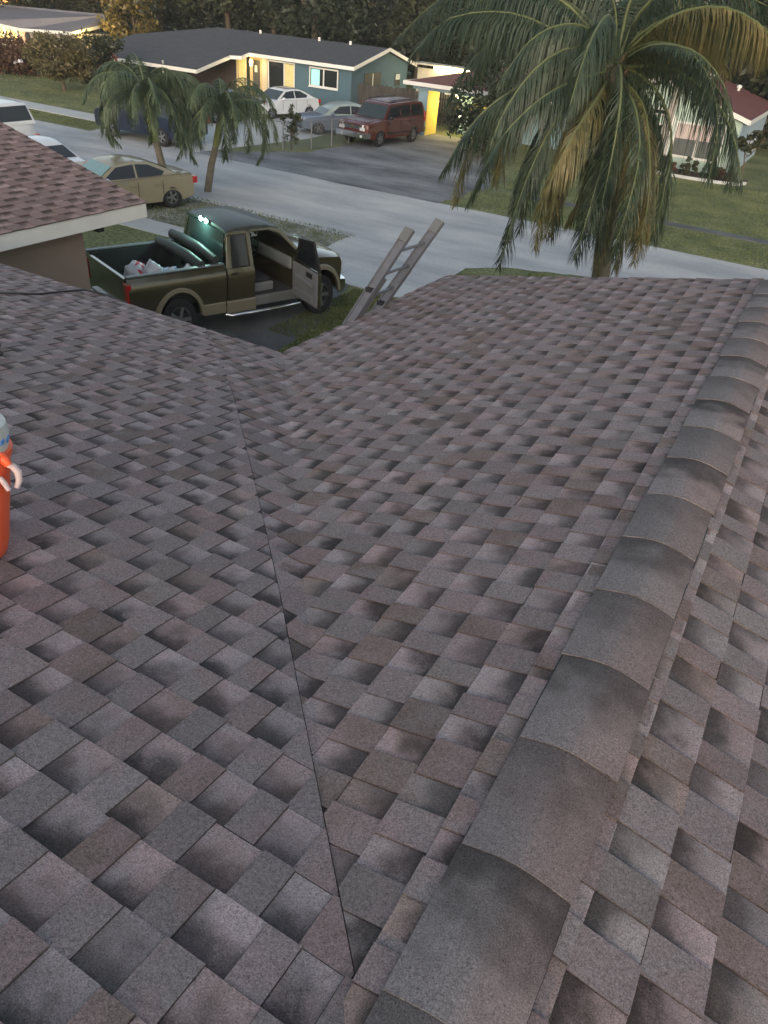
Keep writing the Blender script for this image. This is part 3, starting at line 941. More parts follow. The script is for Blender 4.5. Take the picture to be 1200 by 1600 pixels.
# ------------------------------------------------------------------ pickup truck with open door
def build_truck():
    sc = .93
    hd = math.radians(90 - 21)
    rear, front = Vector((-10.70, 11.05)), Vector((-9.50, 14.12))
    mid = (rear + front) / 2
    ax = Vector((math.cos(hd), math.sin(hd))); lf = Vector((-ax.y, ax.x))
    cen = mid + lf * .80 * sc
    t = thing('pickup_truck', 'olive and tan pickup truck with its front door open, standing in the driveway', 'pickup truck', (cen.x, cen.y, .012), hd)
    t.scale = (.95, 1.02, 1.14)
    olive = mat('olive_brown_truck_paint', (.115, .098, .062), .22, metal=.6, coat=1.0, var=.04)
    tan = mat('tan_lower_paint', (.27, .235, .17), .4, metal=.3, coat=.5, var=.05)
    W = 1.0; HF, HR = 1.78, -1.85; R = .40
    # ---- box (bed) : side walls with arch, floor, front wall, tailgate
    def bulge(o, sd, zs, prof, y_out):
        bm = bmesh.new(); bm.from_mesh(o.data)
        for z_ in zs:
            bmesh.ops.bisect_plane(bm, geom=bm.verts[:] + bm.edges[:] + bm.faces[:], plane_co=(0, 0, z_), plane_no=(0, 0, 1))
        for v in bm.verts:
            if abs(abs(v.co.y) - y_out) < .02:
                for (za, a), (zb_, b2) in zip(prof, prof[1:]):
                    if za <= v.co.z <= zb_: v.co.y += sd * (a + (b2 - a) * (v.co.z - za) / (zb_ - za)); break
        bmesh.ops.recalc_face_normals(bm, faces=bm.faces)
        bm.to_mesh(o.data); bm.free()
        o.data.polygons.foreach_set('use_smooth', [True] * len(o.data.polygons)); o.data.set_sharp_from_angle(angle=math.radians(32))
    BZ = [.66, .74, .82, .90, .98, 1.04, 1.10, 1.15, 1.19, 1.23]
    BP = [(.4, 0), (.62, .0), (.74, .012), (.86, .026), (.98, .034), (1.06, .030), (1.13, .016), (1.18, -.004), (1.23, -.035), (1.30, -.07)]
    def side(poly, y0, y1, name, m, smooth=None):
        b = MB()
        n = len(poly)
        a = [(x, y0, z) for x, z in poly]; c = [(x, y1, z) for x, z in poly]
        b.add(a + c, [tuple(range(n)), tuple(range(2 * n - 1, n - 1, -1))] + [(i, (i + 1) % n, n + (i + 1) % n, n + i) for i in range(n)])
        o = b.build(name, m, t, smooth=smooth)
        bv = o.modifiers.new('b', 'BEVEL'); bv.width = .025; bv.segments = 3; bv.limit_method = 'ANGLE'; bv.angle_limit = math.radians(50)
        return o
    ar = arch(HR, .50, .52, 10)
    ar2 = ar[::-1]
    # x from -2.95 (tail) to -.72 (cab)
    for sd in (-1, 1):
        poly = [(-2.93, .52)] + ar + [(-.74, .52), (-.74, 1.27), (-2.93, 1.27)]
        o = side(poly, sd * (W - .10), sd * W, 'bed_side', olive)
        o.modifiers.clear(); bulge(o, sd, BZ, BP, W)
        # tan lower strip, rocker
        side([(-.74, .36), (.0, .36), (.0, .60), (-.74, .60)], sd * (W - .06), sd * (W + .012), 'rocker_panel', tan)
        side([(HR + .55, .40), (-.76, .40), (-.76, .62), (HR + .55, .62)], sd * (W - .05), sd * (W + .012), 'rocker_panel', tan)
        side([(-2.93, .46), (HR - .55, .46), (HR - .55, .64), (-2.93, .64)], sd * (W - .05), sd * (W + .012), 'rocker_panel', tan)
        # flared arch lips
        for hx in (HR, HF):
            b = MB(); nn = 14; ro, ri = .585, .485
            vs = []
            for k in range(nn + 1):
                a = PI * k / nn
                for rr_, yo in ((ro, 0.0), (ro - .03, .045), (ri, .05), (ri, -.04)):
                    vs.append((hx + rr_ * math.cos(a), sd * (W + yo + .002), .45 + rr_ * math.sin(a) * .98))
            fs = []
            for k in range(nn):
                for j in range(3): fs.append((k * 4 + j, k * 4 + j + 1, (k + 1) * 4 + j + 1, (k + 1) * 4 + j))
            b.add(vs, fs); b.build('arch_flare', tan, t, smooth=50)
        # fuel door shine: a soft swelling over the rear arch
        b = MB(); b.lathe([(.001, .012), (.075, .010), (.09, 0)], o=(HR + .12, 0, 0), axis='y', n=16)
        if sd == 1:
            o = b.build('fuel_door', olive, t, smooth=60); o.location = (.0, W, 1.1)
        # tail light
        b = MB(); b.box(-2.965, sd * (W - .07) - .095 * (1 if sd > 0 else 1), .80, -2.86, sd * (W - .07) + .085, 1.18)
        o = b.build('tail_light', M['tail'], t); bv = o.modifiers.new('b', 'BEVEL'); bv.width = .02; bv.segments = 2
        # rail cap
        b = MB(); b.box(-2.94, sd * (W - .05) - .065, 1.272, -.76, sd * (W - .05) + .05, 1.30)
        o = b.build('bed_rail', mat('grey_bed_rail', (.13, .15, .16), .35), t); bv = o.modifiers.new('b', 'BEVEL'); bv.width = .012; bv.segments = 2
    liner = mat('black_bedliner', (.02, .021, .022), .6)
    b = MB(); b.box(-2.88, -W + .10, .78, -.76, W - .10, .84); b.build('bed_floor', liner, t)
    b = MB(); b.box(-.80, -W + .10, .66, -.76, W - .10, 1.27); b.build('bed_front', liner, t)
    for sd in (-1, 1):
        b = MB(); b.box(-2.86, sd * (W - .13) - .025, .66, -.82, sd * (W - .13) + .025, 1.26); b.build('bed_liner', liner, t)
        b = MB(); b.lathe([(.001, -.1), (.40, -.1), (.42, .1), (.001, .1)], o=(HR, sd * .72, .62), axis='y', n=20); b.build('wheel_housing', liner, t)
    b = MB(); b.box(-2.95, -W + .10, .58, -2.88, W - .10, 1.25); o = b.build('tailgate', olive, t)
    b = MB(); b.box(-3.12, -W + .06, .46, -2.96, W - .06, .64); o = b.build('bumper', M['chrome'], t); bv = o.modifiers.new('b', 'BEVEL'); bv.width = .03; bv.segments = 2
    # rolled tonneau cover and a second dark roll behind the cab
    roll = mat('dark_vinyl_roll', (.035, .042, .042), .5, var=.15, vscale=5)
    b = MB(); b.tube([(-1.25, -.93, 1.30), (-1.27, -.4, 1.33), (-1.30, .3, 1.34), (-1.28, .92, 1.30)], [.08, .11, .11, .09], 14); b.build('cover_roll', roll, t, smooth=60)
    b = MB(); b.tube([(-.93, -.95, 1.36), (-.94, -.3, 1.42), (-.94, .4, 1.43), (-.93, .95, 1.40)], [.08, .10, .10, .09], 14); b.build('cover_roll', roll, t, smooth=60)
    # ---- cab
    W0 = W - .02
    def gy(z): return W0 - max(0, z - 1.18) * .26
    # lower cab: rear quarter / small door to the far side, far door
    def cabside(poly, sd, name, m, th=.07):
        b = MB(); n = len(poly)
        a = [(x, sd * (gy(z)), z) for x, z in poly]; c = [(x, sd * (gy(z) - th), z) for x, z in poly]
        b.add(a + c, [tuple(range(n)), tuple(range(2 * n - 1, n - 1, -1))] + [(i, (i + 1) % n, n + (i + 1) % n, n + i) for i in range(n)])
        o = b.build(name, m, t); bv = o.modifiers.new('b', 'BEVEL'); bv.width = .012; bv.segments = 2; bv.limit_method = 'ANGLE'; bv.angle_limit = math.radians(50)
        return o
    XA, XB, XC, XD = -.70, -.12, .0, 1.02      # cab rear, door split, front door rear, front door hinge
    for sd in (-1, 1):
        # rear pillar + small rear door (frame around a window)
        o = cabside([(XA + .012, .50), (-.02, .50), (-.02, 1.18), (XA + .012, 1.18)], sd, 'rear_door', olive)
        o.modifiers.clear(); bulge(o, sd, BZ[:-2], [(.4, 0), (.62, .0), (.74, .012), (.86, .026), (.98, .034), (1.06, .028), (1.13, .012), (1.19, -.004)], W0)
        b = MB(); b.box(XA + .10, sd * (W0 + .02), 1.075, XA + .26, sd * (W0 + .045), 1.105); b.build('door_handle', M['black'], t)
        cabside([(XA, 1.18), (-.56, 1.18), (-.50, 1.72), (XA + .10, 1.72)], sd, 'pillar', olive)
        cabside([(-.12, 1.18), (-.02, 1.18), (-.02, 1.80), (-.12, 1.80)], sd, 'pillar', olive)
        cabside([(XA + .10, 1.72), (-.12, 1.72), (-.12, 1.80), (XA + .14, 1.80)], sd, 'roof_rail', olive)
        cabside([(-.12, 1.80), (-.12, 1.74), (.45, 1.74), (.72, 1.66), (1.25, 1.20), (1.33, 1.22), (.78, 1.73), (.5, 1.80)], sd, 'pillar', olive)
        b = MB(); b.prism([(-.55, sd * (gy(1.2) - .03), 1.19), (-.13, sd * (gy(1.2) - .03), 1.19), (-.13, sd * (gy(1.7) - .03), 1.71), (-.49, sd * (gy(1.7) - .03), 1.71)], (0, -sd * .01, 0)); b.build('window', M['glass'], t)
    # far side front door closed
    cabside([(.0, .50), (1.05, .50), (1.05, 1.18), (.0, 1.18)], 1, 'front_door', olive)
    b = MB(); b.prism([(.0, gy(1.2) - .03, 1.19), (1.15, gy(1.2) - .03, 1.19), (.72, gy(1.65) - .03, 1.65), (.0, gy(1.7) - .03, 1.72)], (0, -.01, 0)); b.build('window', M['glass'], t)
    # roof skin
    b = MB()
    prof = [(-.60, 1.79), (-.60, 1.84), (-.40, 1.885), (0, 1.90), (.4, 1.885), (.68, 1.82), (.80, 1.72), (.72, 1.70), (.4, 1.80), (-.3, 1.82)]
    b.loft(prof, [-1, -.96, -.85, -.5, 0, .5, .85, .96, 1], lambda x, z, q: (x, q * (gy(1.80) + .005), z - .05 * abs(q) ** 5))
    b.build('roof', mat('reflection_darkened_cab_roof', (.06, .07, .068), .5, metal=.2, coat=.15, var=.1), t, smooth=45)  # dark tree reflection put in as a darker, duller paint
    # rear window wall
    b = MB(); b.box(XA, -W + .05, .60, XA + .05, W - .05, 1.20); b.build('cab_rear_wall', olive, t)
    panel([(XA + .01, -.80, 1.20), (XA + .01, .80, 1.20), (-.575, .72, 1.76), (-.575, -.72, 1.76)], .01, 'rear_window', M['glass_teal'], t)
    panel([(1.27, -.86, 1.20), (1.27, .86, 1.20), (.78, .74, 1.72), (.78, -.74, 1.72)], .01, 'windshield', M['glass'], t)
    # interior
    dk = mat('dark_seat_fabric', (.03, .032, .034), .9)
    b = MB(); b.box(XA + .06, -W + .08, .56, 1.3, W - .08, .60); b.build('cab_floor', mat('grey_carpet', (.05, .05, .052), .95), t)
    for sd in (-1, 1):
        b = MB(); b.box(.0, sd * .48 - .26, .60, .55, sd * .48 + .26, .86); o = b.build('seat', dk, t); bv = o.modifiers.new('b', 'BEVEL'); bv.width = .06; bv.segments = 3
        b = MB(); b.prism([(-.08, sd * .48 - .25, .84), (.10, sd * .48 - .25, .84), (-.02, sd * .48 - .25, 1.42), (-.16, sd * .48 - .25, 1.42)], (0, .5, 0)); o = b.build('seat_back', dk, t); bv = o.modifiers.new('b', 'BEVEL'); bv.width = .05; bv.segments = 3
        b = MB(); b.box(-.18, sd * .48 - .12, 1.44, -.06, sd * .48 + .12, 1.62); o = b.build('headrest', dk, t); bv = o.modifiers.new('b', 'BEVEL'); bv.width = .04; bv.segments = 2
    b = MB(); b.box(-.02, -.80, .61, .60, -.73, .78); o = b.build('seat_trim', M['grey_plastic'], t); bv = o.modifiers.new('b', 'BEVEL'); bv.width = .03; bv.segments = 2
    b = MB(); b.box(1.0, -.86, .95, 1.32, .86, 1.19); o = b.build('dashboard', M['grey_plastic'], t); bv = o.modifiers.new('b', 'BEVEL'); bv.width = .06; bv.segments = 3
    b = MB()
    for k in range(20):
        a0, a1 = 2 * PI * k / 20, 2 * PI * (k + 1) / 20
        b.tube([(.86 + .05 * math.sin(a0), .42 + .19 * math.cos(a0), 1.12 + .18 * math.sin(a0)), (.86 + .05 * math.sin(a1), .42 + .19 * math.cos(a1), 1.12 + .18 * math.sin(a1))], .014, 6)
    b.bar((.86, .25, 1.12), (.86, .6, 1.12), .04, .05); b.build('steering_wheel', M['black'], t, smooth=60)
    # sill
    side([(.0, .42), (1.12, .42), (1.12, .60), (.0, .60)], -(W - .10), -(W - .01), 'door_sill', mat('grey_sill', (.17, .175, .17), .5))
    side([(.0, .40), (1.12, .40), (1.12, .60), (.0, .60)], (W - .10), (W + .01), 'rocker_panel', tan)
    # hood, fenders and nose
    b = MB()
    prof = [(1.05, .55)] + [(x, z) for x, z in arch(HF, .50, .50, 10)] + [(2.42, .55), (2.46, .62), (2.48, 1.05), (2.45, 1.13), (2.30, 1.18), (1.8, 1.22), (1.28, 1.24), (1.05, 1.22)]
    b.loft(prof, SL, lambda x, z, q: (x * (1 - .04 * abs(q) ** 6 * (x > 2.3)), q * W * (1 - .05 * max(0, (x - 1.9)) ** 2), z - (.07 * abs(q) ** 5 if z > 1.0 else 0)))
    b.build('hood', olive, t, smooth=38)
    side([(1.1, .42), (HF - .52, .42), (HF - .52, .60), (1.1, .60)], -(W - .05), -(W + .012), 'rocker_panel', tan)
    b = MB(); b.box(2.44, -.52, .74, 2.51, .52, 1.06); g = b.build('grille', M['black'], t)
    b = MB()
    for z_ in (.75, .90, 1.05): b.box(2.51, -.54, z_ - .02, 2.53, .54, z_ + .02)
    for y_ in (-.53, .53): b.box(2.512, y_ - .02, .75, 2.532, y_ + .02, 1.05)
    b.build('grille_bar', M['chrome'], g)
    for sd in (-1, 1):
        b = MB(); b.box(2.34, sd * .73 - .17, .76, 2.495, sd * .73 + .17, 1.04); o = b.build('headlight', M['lamp'], t); bv = o.modifiers.new('b', 'BEVEL'); bv.width = .03; bv.segments = 2
        b = MB(); b.tube([(2.62, sd * .66, .50), (2.65, sd * .66, .50)], .07, 12); b.build('fog_light', M['lamp'], t, smooth=60)
    b = MB(); b.loft([(2.44, .40), (2.60, .42), (2.66, .52), (2.64, .66), (2.44, .68)], [-1, -.9, -.5, 0, .5, .9, 1], lambda x, z, q: (x - .16 * abs(q) ** 4, q * (W + .02), z))
    b.build('bumper', M['chrome'], t, smooth=45)
    b = MB(); b.box(-2.8, -.6, .34, 2.3, .6, .55); b.build('chassis', M['black'], t)
    for hx in (HF, HR):
        for sd in (-1, 1): wheel(t, hx, sd * (W - .15), R, sd, w=.27, spokes=5)
    # chrome running board
    b = MB(); b.tube([(-.78, -W + .02, .36), (-.70, -W - .10, .36), (.2, -W - .12, .36), (1.10, -W - .10, .36), (1.18, -W + .02, .36)], .035, 10); b.build('running_board', M['chrome'], t, smooth=60)
    # ---- open front door : hinged at x=1.05
    dr = bpy.data.objects.new('front_door', None)
    def dpt(u, z, th=0):
        """u along the door from the hinge, th through it (0 outer skin)"""
        ang = math.radians(86)
        tum = max(0, z - 1.18) * .26
        # closed door runs along -x from hinge; opened by ang about z
        dx_, dy_ = -math.cos(ang), -math.sin(ang)      # direction along the door
        nx_, ny_ = math.sin(ang), -math.cos(ang)       # outward normal (towards the front)
        k_ = -th - tum
        return (1.08 + dx_ * u + nx_ * k_, -(W - .03) + dy_ * u + ny_ * k_, z)
    bpy.data.objects.remove(dr)
    def dpoly(poly, t0, t1, name, m, parent, bev=.01):
        b = MB(); n = len(poly)
        a = [dpt(u, z, t0) for u, z in poly]; c = [dpt(u, z, t1) for u, z in poly]
        b.add(a + c, [tuple(range(n)), tuple(range(2 * n - 1, n - 1, -1))] + [(i, (i + 1) % n, n + (i + 1) % n, n + i) for i in range(n)])
        o = b.build(name, m, parent)
        if bev:
            bv = o.modifiers.new('b', 'BEVEL'); bv.width = bev; bv.segments = 2; bv.limit_method = 'ANGLE'; bv.angle_limit = math.radians(50)
        return o
    door = dpoly([(0, .50), (1.05, .50), (1.05, 1.18), (0, 1.18)], 0, .06, 'front_door', olive, t, .02)
    dpoly([(.02, .52), (1.03, .52), (1.03, 1.17), (.02, 1.17)], .061, .10, 'trim_panel', M['grey_plastic'], door, .03)
    dpoly([(.12, .56), (.95, .56), (.90, .72), (.15, .72)], .101, .15, 'map_pocket', M['grey_plastic'], door, .02)
    dpoly([(.20, .92), (.90, .88), (.90, .95), (.25, 1.0)], .101, .17, 'armrest', M['grey_plastic'], door, .02)
    dpoly([(.60, 1.02), (.85, 1.02), (.85, 1.12), (.60, 1.12)], .101, .112, 'door_pull', M['black'], door, .005)
    dpoly([(.0, 1.18), (.06, 1.18), (.42, 1.68), (1.0, 1.75), (1.05, 1.18), (.98, 1.18), (.94, 1.69), (.45, 1.62), (.12, 1.18)], .0, .05, 'window_frame', M['black'], door, 0)
    dpoly([(.12, 1.19), (.98, 1.19), (.94, 1.69), (.45, 1.62)], .02, .03, 'window', M['glass'], door, 0)
    b = MB(); p0 = Vector(dpt(.12, 1.22, 0)); p1 = Vector(dpt(.14, 1.26, -.22))
    b.tube([p0, p1], .03, 6); b.box(-.06, -.10, -.10, .06, .10, .12, M=Matrix.Translation(p1) @ Matrix.Rotation(math.radians(-20), 4, 'Z')); b.build('mirror', M['black'], door)
    b = MB(); b.tube([(1.15, W, 1.2), (1.18, W + .18, 1.24)], .03, 6); b.box(1.12, W + .15, 1.12, 1.22, W + .32, 1.38); b.build('mirror', M['black'], t)
    # added glowing spots on the cab's rear edge, imitating a lens flare
    flare_m = mat('lens_flare_glow', (.8, 1, .92), .3, emit=(.45, 1.0, .78), estr=20.0)
    b = MB(); b.box(-.635, -.20, 1.80, -.60, .20, 1.86); hb = b.build('flare_spot_base', M['black'], t)
    for y_ in (-.10, .12):
        b = MB(); b.lathe([(.045, 0), (.04, -.012), (.001, -.014)], o=(-.636, y_, 1.83), axis='x', n=14)
        b.build('flare_spot', flare_m, hb, smooth=60)
    ld = bpy.data.lights.new('flare_spot_light', 'POINT'); ld.energy = 14; ld.color = (.5, 1, .8); ld.shadow_soft_size = .06  # added light for the flare's glow on window and bed
    lo = bpy.data.objects.new('flare_spot_light', ld); COL.objects.link(lo); lo.parent = t; lo.location = (-.78, .02, 1.86)
    return t, sc
truck, tsc = build_truck()

# bags on the truck bed
def bag(name, label, lx, ly, sx, sy, sz, m, m2=None, seed=0, rz=0):
    bm = bmesh.new(); bmesh.ops.create_icosphere(bm, subdivisions=3, radius=1)
    r_ = random.Random(seed)
    ph = [r_.uniform(0, 6) for _ in range(6)]
    for v in bm.verts:
        c = v.co
        k = 1 + .16 * math.sin(c.x * 5 + ph[0]) * math.sin(c.y * 6 + ph[1]) + .10 * math.sin(c.z * 9 + ph[2] + c.x * 4) + r_.uniform(-.05, .05)
        v.co = Vector((c.x * sx * k, c.y * sy * k, max(c.z, -.55) * sz * k + sz * .55))
    me = bpy.data.meshes.new(name); bm.to_mesh(me); bm.free()
    me.materials.append(m)
    if m2:
        me.materials.append(m2)
        for p in me.polygons:
            if p.center.z > sz * .5 and p.center.x > -.02 * sx: p.material_index = 1 if (int(p.center.y * 22) % 2 == 0) else 0
    me.polygons.foreach_set('use_smooth', [True] * len(me.polygons))
    o = bpy.data.objects.new(name, me); COL.objects.link(o)
    wp = Matrix.Translation(truck.location) @ Matrix.Rotation(truck.rotation_euler.z, 4, 'Z') @ Vector((lx * .95, ly * 1.02, .845 * 1.14))
    o.location = wp; o.rotation_euler = (0, 0, truck.rotation_euler.z + rz)
    tag(o, label, 'bag', 'bags in the truck bed')
    return o
wb_ = mat('white_plastic_bag', (.62, .64, .70), .35, var=.1, vscale=14)
rb_ = mat('red_bag_print', (.55, .04, .05), .4)
bb_ = mat('blue_bag_print', (.07, .16, .45), .4)
bag('plastic_bag', 'white bag with red print, nearest the tailgate in the truck bed', -2.38, -.15, .23, .25, .32, wb_, rb_, 1)
bag('plastic_bag', 'plain white crumpled bag beside the red printed one in the truck bed', -2.02, -.22, .20, .22, .32, wb_, None, 2)
bag('plastic_bag', 'long pale blue white bag lying in the middle of the truck bed', -1.70, -.20, .27, .17, .22, mat('pale_blue_bag', (.42, .50, .66), .4), None, 3, .3)
bag('plastic_bag', 'small bag with blue print behind the side of the truck bed', -1.72, -.62, .16, .15, .30, wb_, bb_, 4)
bag('plastic_bag', 'small white bag closest to the cab in the truck bed', -1.42, -.60, .17, .16, .28, wb_, None, 5)

# ------------------------------------------------------------------ buildings across the street
def plight(name, loc, e, col, r=.1):
    ld = bpy.data.lights.new(name, 'POINT'); ld.energy = e; ld.color = col; ld.shadow_soft_size = r
    lo = bpy.data.objects.new(name, ld); COL.objects.link(lo); lo.location = loc; return lo
M['teal'] = mat('teal_stucco', (.075, .135, .175), .85, var=.06, vscale=1.5, bump=.2, bscale=30)
M['teal_roof'] = mat('dark_slate_roof', (.062, .068, .082), .9, var=.15, vscale=2, fine=.2, fscale=8)
M['lit_in'] = mat('lit_interior', (.5, .38, .2), .8, emit=(1.0, .62, .18), estr=.75)
M['curtain'] = mat('yellow_curtain', (.5, .44, .22), .8, emit=(1.0, .78, .28), estr=.10)
M['winlit'] = mat('window_glow_teal', (.3, .6, .55), .5, emit=(.35, .9, .75), estr=.25)
M['lampglow'] = mat('porch_lamp_glow', (1, .9, .6), .4, emit=(1.0, .66, .18), estr=9)
M['warmglow'] = mat('flood_lamp_glow', (1, .9, .7), .4, emit=(1.0, .78, .42), estr=7)
M['orangeglow'] = mat('sodium_lamp_glow', (1, .6, .3), .4, emit=(1.0, .42, .12), estr=10)

def build_teal():
    YF, YR, YBk = 46.0, 50.3, 54.2
    XR_, XL = -28.25, -46.8
    ZE, ZP = 2.38, 3.34
    h = thing('teal_house', 'teal single storey house with dark grey roof, white fascia and a lit doorway', 'house', (-37, 50, 0))
    B = lambda b, n, m, p=h, **k: b.build(n, m, p, world=True, **k)
    sl = (ZP - ZE) / (YR - YF)
    # walls
    b = MB()
    b.box(XL + .4, YF + .5, 0, -37.55, YBk - .4, ZE + .02)
    b.box(-37.5, YF + 1.9, 0, -36.75 + 1.7, YBk - .45, ZE + .01)     # recessed entry
    b.box(-35.05, YF + .35, 0, XR_ - .3, YBk - .42, ZE + .0)
    b.prism([(XR_ - .3, YF + .35, ZE), (XR_ - .3, YBk - .42, ZE), (XR_ - .3, YR, ZP - .13)], (-.15, 0, 0))
    B(b, 'wall', M['teal'])
    dkb = mat('dark_brown_boards', (.055, .045, .045), .8)
    b = MB(); b.box(-46.3, 42.4, 0, -45.9, 46.4, 1.55); B(b, 'carport_wall', dkb)
    b = MB(); b.box(-45.5, 46.38, 0, -37.8, 46.48, 2.0); B(b, 'carport_wall', dkb)
    # roof planes : front (with the low carport extension on the left), back, hip
    b = MB()
    zf = lambda y: ZP - (YR - y) * sl
    f = [(XR_ + .12, YF - .12), (-36.3, YF - .12), (-36.3, YF - .9), (-37.1, YF - 1.1), (-37.1, 41.6), (-47.5, 41.6), (-47.3, 46.6), (-42.6, YR), (XR_ + .12, YR)]
    b.prism([(x, y, zf(y)) for x, y in f], (0, 0, -.10))
    zb = lambda y: ZP - (y - YR) * (ZP - ZE) / (YBk - YR)
    b.prism([(x, y, zb(y) + .002) for x, y in [(XR_ + .12, YR + .003), (-42.6, YR + .003), (-46.9, YBk + .1), (XR_ + .12, YBk + .1)]], (0, 0, -.10))
    b.prism([(-47.3, 46.6, zf(46.6) - .004), (-42.605, YR, ZP - .004), (-46.9, YBk + .1, zb(YBk + .1))], (0, 0, -.1))
    rf = B(b, 'roof', M['teal_roof'])
    # fascia boards : one for each straight run
    runs = [((XR_ + .14, YF - .13), (-36.3, YF - .13)), ((-36.3, YF - .13), (-36.3, YF - .91)), ((-36.3, YF - .91), (-37.1, YF - 1.11)), ((-37.1, YF - 1.11), (-37.1, 41.58)), ((-37.1, 41.58), (-47.5, 41.58))]
    for (a, c) in runs:
        b = MB(); b.bar((a[0], a[1], zf(a[1]) - .07), (c[0], c[1], zf(c[1]) - .07), .04, .2); B(b, 'fascia', M['white_trim'])
    b = MB(); b.bar((XR_ + .15, YF - .15, zf(YF - .15) - .06), (XR_ + .15, YR, ZP - .06), .04, .2); B(b, 'fascia', M['white_trim'])
    b = MB(); b.bar((XR_ + .15, YR, ZP - .06), (XR_ + .15, YBk + .1, zb(YBk + .1) - .06), .04, .2); B(b, 'fascia', M['white_trim'])
    for vx in (-33.5, -31.0, -38.5):
        b = MB(); b.tube([(vx, YR - .3, ZP - .05), (vx, YR - .3, ZP + .16)], .09, 10); b.build('vent', M['white_trim'], rf, world=True, smooth=50)
    # entry : lit frame, door, sidelights
    yd = YF + .32
    cfm = mat('cream_door_frame', (.55, .48, .36), .7)
    for xa_, xb_ in ((-37.75, -37.62), (-36.98, -36.90), (-35.55, -35.12)):
        b = MB(); b.box(xa_, yd - .04, .05, xb_, yd, 2.15); B(b, 'door_frame', cfm)
    b = MB(); b.box(-37.6, yd + .02, .05, -36.98, yd + .06, 2.15); B(b, 'sidelight', M['curtain'])
    b = MB(); b.box(-36.6, yd + .3, .05, -36.05, yd + .35, 1.95); dd = B(b, 'door', mat('dark_grey_door', (.06, .065, .07), .5))
    b = MB(); b.box(-36.42, yd + .28, 1.25, -36.2, yd + .298, 1.65); b.build('door_window', M['lamp'], dd, world=True)
    b = MB(); b.box(-36.9, yd + .36, .05, -35.1, yd + .45, 2.2); B(b, 'entry_wall', mat('tan_entry_wall', (.42, .34, .2), .8))
    # sliding door
    b = MB(); b.box(-35.03, yd - .01, .05, -32.9, yd + .026, 2.05); sdn = B(b, 'window', M['glass'])
    b = MB()
    for x_ in (-35.03, -33.75, -32.93): b.box(x_ - .035, yd - .045, .05, x_ + .035, yd - .012, 2.05)
    b.box(-35.06, yd - .046, 2.03, -32.9, yd - .011, 2.10); b.build('window_frame', M['white_trim'], sdn, world=True)
    b = MB(); b.box(-33.70, yd - .03, .08, -32.97, yd - .012, 2.0); b.build('curtain', M['curtain'], sdn, world=True)
    # wide window
    x0, x1, z0, z1 = -31.7, -29.55, 1.0, 2.02
    b = MB(); b.box(x0, yd - .005, z0, x1, yd + .026, z1); w = B(b, 'window', M['glass'])
    b = MB(); b.box(x0 + .1, yd - .012, z0 + .05, x0 + .75, yd - .006, z1 - .08); b.build('lit_pane', M['winlit'], w, world=True)
    b = MB()
    for x_ in (x0, (x0 + x1) / 2, x1): b.box(x_ - .04, yd - .05, z0, x_ + .04, yd - .013, z1)
    for z_ in (z0, z1): b.box(x0 - .04, yd - .052, z_ - .04, x1 + .04, yd - .012, z_ + .04)
    b.build('window_frame', M['white_trim'], w, world=True)
    b = MB(); b.box(x0 - .08, yd - .10, z0 - .09, x1 + .08, yd - .053, z0 - .04); b.build('sill', M['white_trim'], w, world=True)
    # gable wall shuttered window and small lit one
    gx = XR_ - .3
    b = MB(); b.box(gx + .0, 47.9, 1.15, gx + .05, 50.0, 1.95); w = B(b, 'window', mat('dark_shutters', (.03, .035, .035), .6))
    b = MB(); b.box(gx + .051, 48.9, 1.2, gx + .07, 48.98, 1.9); b.build('window_frame', M['white_trim'], w, world=True)
    b = MB(); b.box(gx + .0, 52.0, 1.1, gx + .05, 52.7, 1.8); w = B(b, 'window', M['glass'])
    b = MB(); b.box(gx + .051, 52.05, 1.45, gx + .06, 52.65, 1.78); b.build('blind', mat('pale_blind', (.5, .55, .55), .7), w, world=True)
    # porch lamp
    b = MB(); b.lathe([(.001, 1.62), (.09, 1.64), (.12, 1.90), (.06, 2.0), (.001, 2.02)], o=(-36.3, yd - .25, 0), n=12); B(b, 'porch_lamp', M['lampglow'], smooth=50)
    plight('porch_lamp_light', (-36.3, yd - .55, 1.8), 38, (1.0, .66, .26), .12)
    # carport post
    b = MB(); b.bar((-40.2, 41.9, 0), (-40.2, 41.9, 1.65), .09); B(b, 'post', M['soffit'])
    # back porch light at the far right corner
    b = MB(); b.box(-26.6, 54.0, 2.22, -23.6, 54.12, 2.42); B(b, 'eave_light', M['warmglow'])
    b = MB(); b.box(-28.0, 54.3, 0, -22.6, 54.5, 2.2); b.box(-28.2, 53.6, 2.43, -22.4, 55.2, 2.52); B(b, 'rear_wing', mat('cream_wall', (.45, .43, .36), .85))
    plight('back_light', (-25.2, 53.0, 2.1), 90, (1.0, .8, .45), .2)
build_teal()

# pickets fence (dark boards) before the gable wall
def build_picket():
    t = thing('wooden_fence', 'dark weathered board fence between the teal house and the pillar', 'fence', (-25, 45.5, 0))
    m = mat('weathered_boards', (.06, .052, .048), .9, var=.25, vscale=4, stretch=(1, 1, .3))
    r_ = random.Random(3)
    bd = []
    xs = -27.3
    a, c = Vector((-27.4, 45.3)), Vector((-20.6, 46.6))
    n = 46
    for i in range(n):
        p = a.lerp(c, i / n)
        hgt = 1.62 + r_.uniform(-.06, .06)
        b = MB(); b.box(p.x, p.y - .012, 0, p.x + .135, p.y + .012, hgt); b.build('board', m, t, world=True)
    for z_ in (.4, 1.3):
        b = MB(); b.bar((a.x, a.y + .05, z_), (c.x, c.y + .05, z_), .04, .09); b.build('rail', m, t, world=True)
build_picket()

